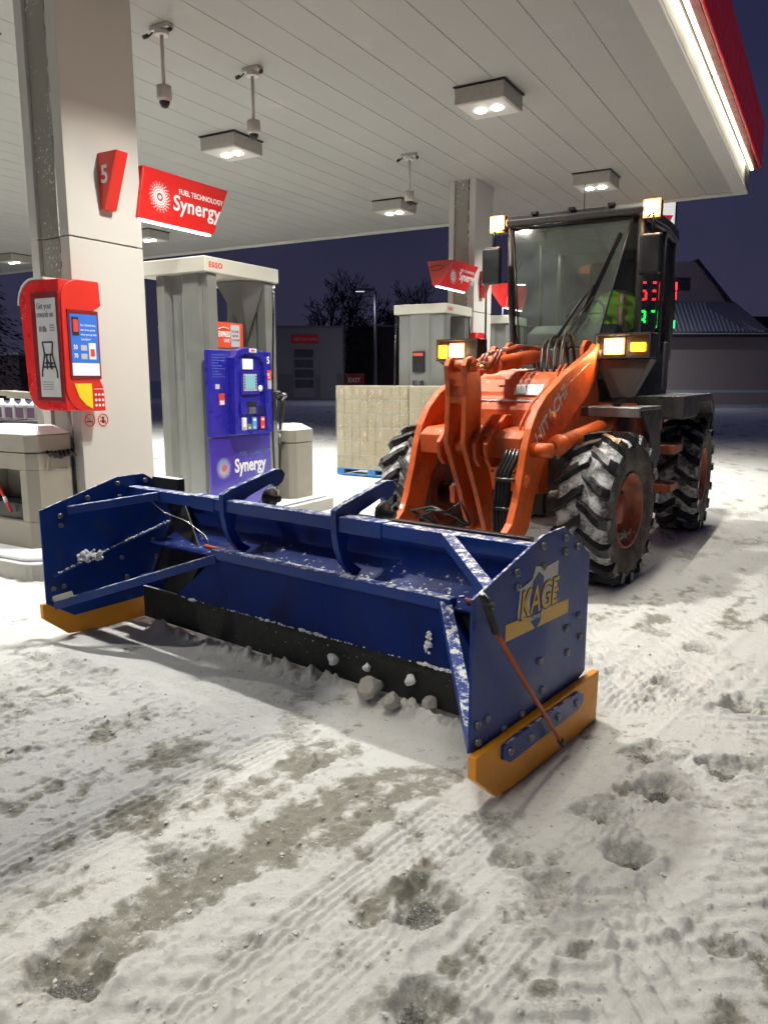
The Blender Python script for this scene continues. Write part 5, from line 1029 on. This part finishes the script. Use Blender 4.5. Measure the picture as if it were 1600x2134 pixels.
# ---------------------------------------------------------------- trees
def bare_tree(x, y, hh, seed, label, spread=.5):
    t = thing('bare_tree', label, 'tree', frame(x, y, 0), 'bare winter trees'); rb = random.Random(seed); tr = MB(); cr_ = MB(); cnt = [0]
    def grow(p, d, ln, r, lev):
        q = p + d*ln; mid = p + d*ln*.5 + Vector((rb.uniform(-1, 1), rb.uniform(-1, 1), 0))*ln*.06
        (tr if lev < 2 else cr_).tube([p, mid, q], [r, r*.85, r*.7], 5 if lev < 2 else 3, caps=False); cnt[0] += 1
        if lev >= 7 or cnt[0] > 4200: return
        for k in range(3 if lev < 3 else rb.choice((2, 2, 3))):
            ax = Vector((rb.gauss(0, 1), rb.gauss(0, 1), rb.gauss(0, .5))).normalized()
            nd = (d + ax*rb.uniform(.35, .75)*(.8+spread) + Vector((0, 0, .12))).normalized(); grow(q if rb.random() < .7 else mid, nd, ln*rb.uniform(.68, .86), max(r*.62, .026), lev+1)
    grow(Vector((0, 0, 0)), Vector((0, 0, 1)), hh*.23, hh*.022, 0)
    tr.build('trunk', 'bark', t); cr_.build('crown', 'bark', t)
bare_tree(-4.1, 70, 13.5, 4, 'large bare tree behind the car wash building'); bare_tree(2.8, 70, 12.5, 9, 'bare tree directly left of the distant column')
def conifer(x, y, hh, r, seed, label, kind='conifer_tree'):
    t = thing(kind, label, 'tree', frame(x, y, 0), 'dark evergreens'); rb = random.Random(seed); mb = MB(); MB().tube([(0, 0, 0), (0, 0, hh*.9)], [.2, .03], 6).build('trunk', 'bark', t)
    for k in range(2600):
        u = rb.random()**.8; z = hh*(.05+.93*u); rr = r*(1-u)*(.75+.5*math.sin(z*4)**2)*rb.uniform(.45, 1.05) + .05; a = rb.uniform(0, 2*math.pi); s = rb.uniform(.12, .3)*hh/8
        c = Vector((rr*math.cos(a), rr*math.sin(a), z)); d = Vector((math.cos(a), math.sin(a), -.45))*s; e = Vector((-math.sin(a), math.cos(a), rb.uniform(-.3, .3)))*s*.35; mb.add([c-e, c+d, c+e], [(0, 1, 2)])
    mb.build('crown', 'needles', t)
conifer(-24.5, 48, 10.5, 3.2, 1, 'tall dark evergreen left of the red unit'); conifer(-29, 52, 8.0, 3.4, 2, 'wide dark evergreen at the left picture edge')
def bush(x, y, hh, r, seed, label):
    t = thing('evergreen_bush', label, 'shrub', frame(x, y, 0), 'dark evergreens'); rb = random.Random(seed); mb = MB(); MB().tube([(0, 0, 0), (0, 0, hh*.6)], [.15, .04], 6).build('trunk', 'bark', t)
    for k in range(2400):
        d = Vector((rb.gauss(0, 1), rb.gauss(0, 1), rb.gauss(0, 1))).normalized()*rb.uniform(.55, 1.05); lob = 1+.18*math.sin(d.x*7+seed)*math.sin(d.z*6)
        c = Vector((d.x*r*lob, d.y*r*lob, hh*.52+d.z*hh*.48*lob)); a = Vector((rb.gauss(0, 1), rb.gauss(0, 1), rb.gauss(0, 1)))*.12; b_ = Vector((rb.gauss(0, 1), rb.gauss(0, 1), rb.gauss(0, 1)))*.12; mb.add([c, c+a, c+b_], [(0, 1, 2)])
    mb.build('crown', 'needles', t)
bush(-2.6, 64, 7.8, 2.3, 5, 'rounded dark evergreen behind the car wash roof, right end'); bush(33, 58, 7.0, 5.0, 6, 'dark tree mass beside the gabled building at the right edge')
bush(-31, 50, 5.0, 4.5, 7, 'low dark hedge behind the washer jug rack'); 
# ---------------------------------------------------------------- render
scn.render.engine = 'CYCLES'; scn.cycles.max_bounces = 6; scn.cycles.diffuse_bounces = 3; scn.cycles.glossy_bounces = 3; scn.cycles.transparent_max_bounces = 12
scn.cycles.sample_clamp_indirect = 4.0; scn.cycles.use_denoising = True
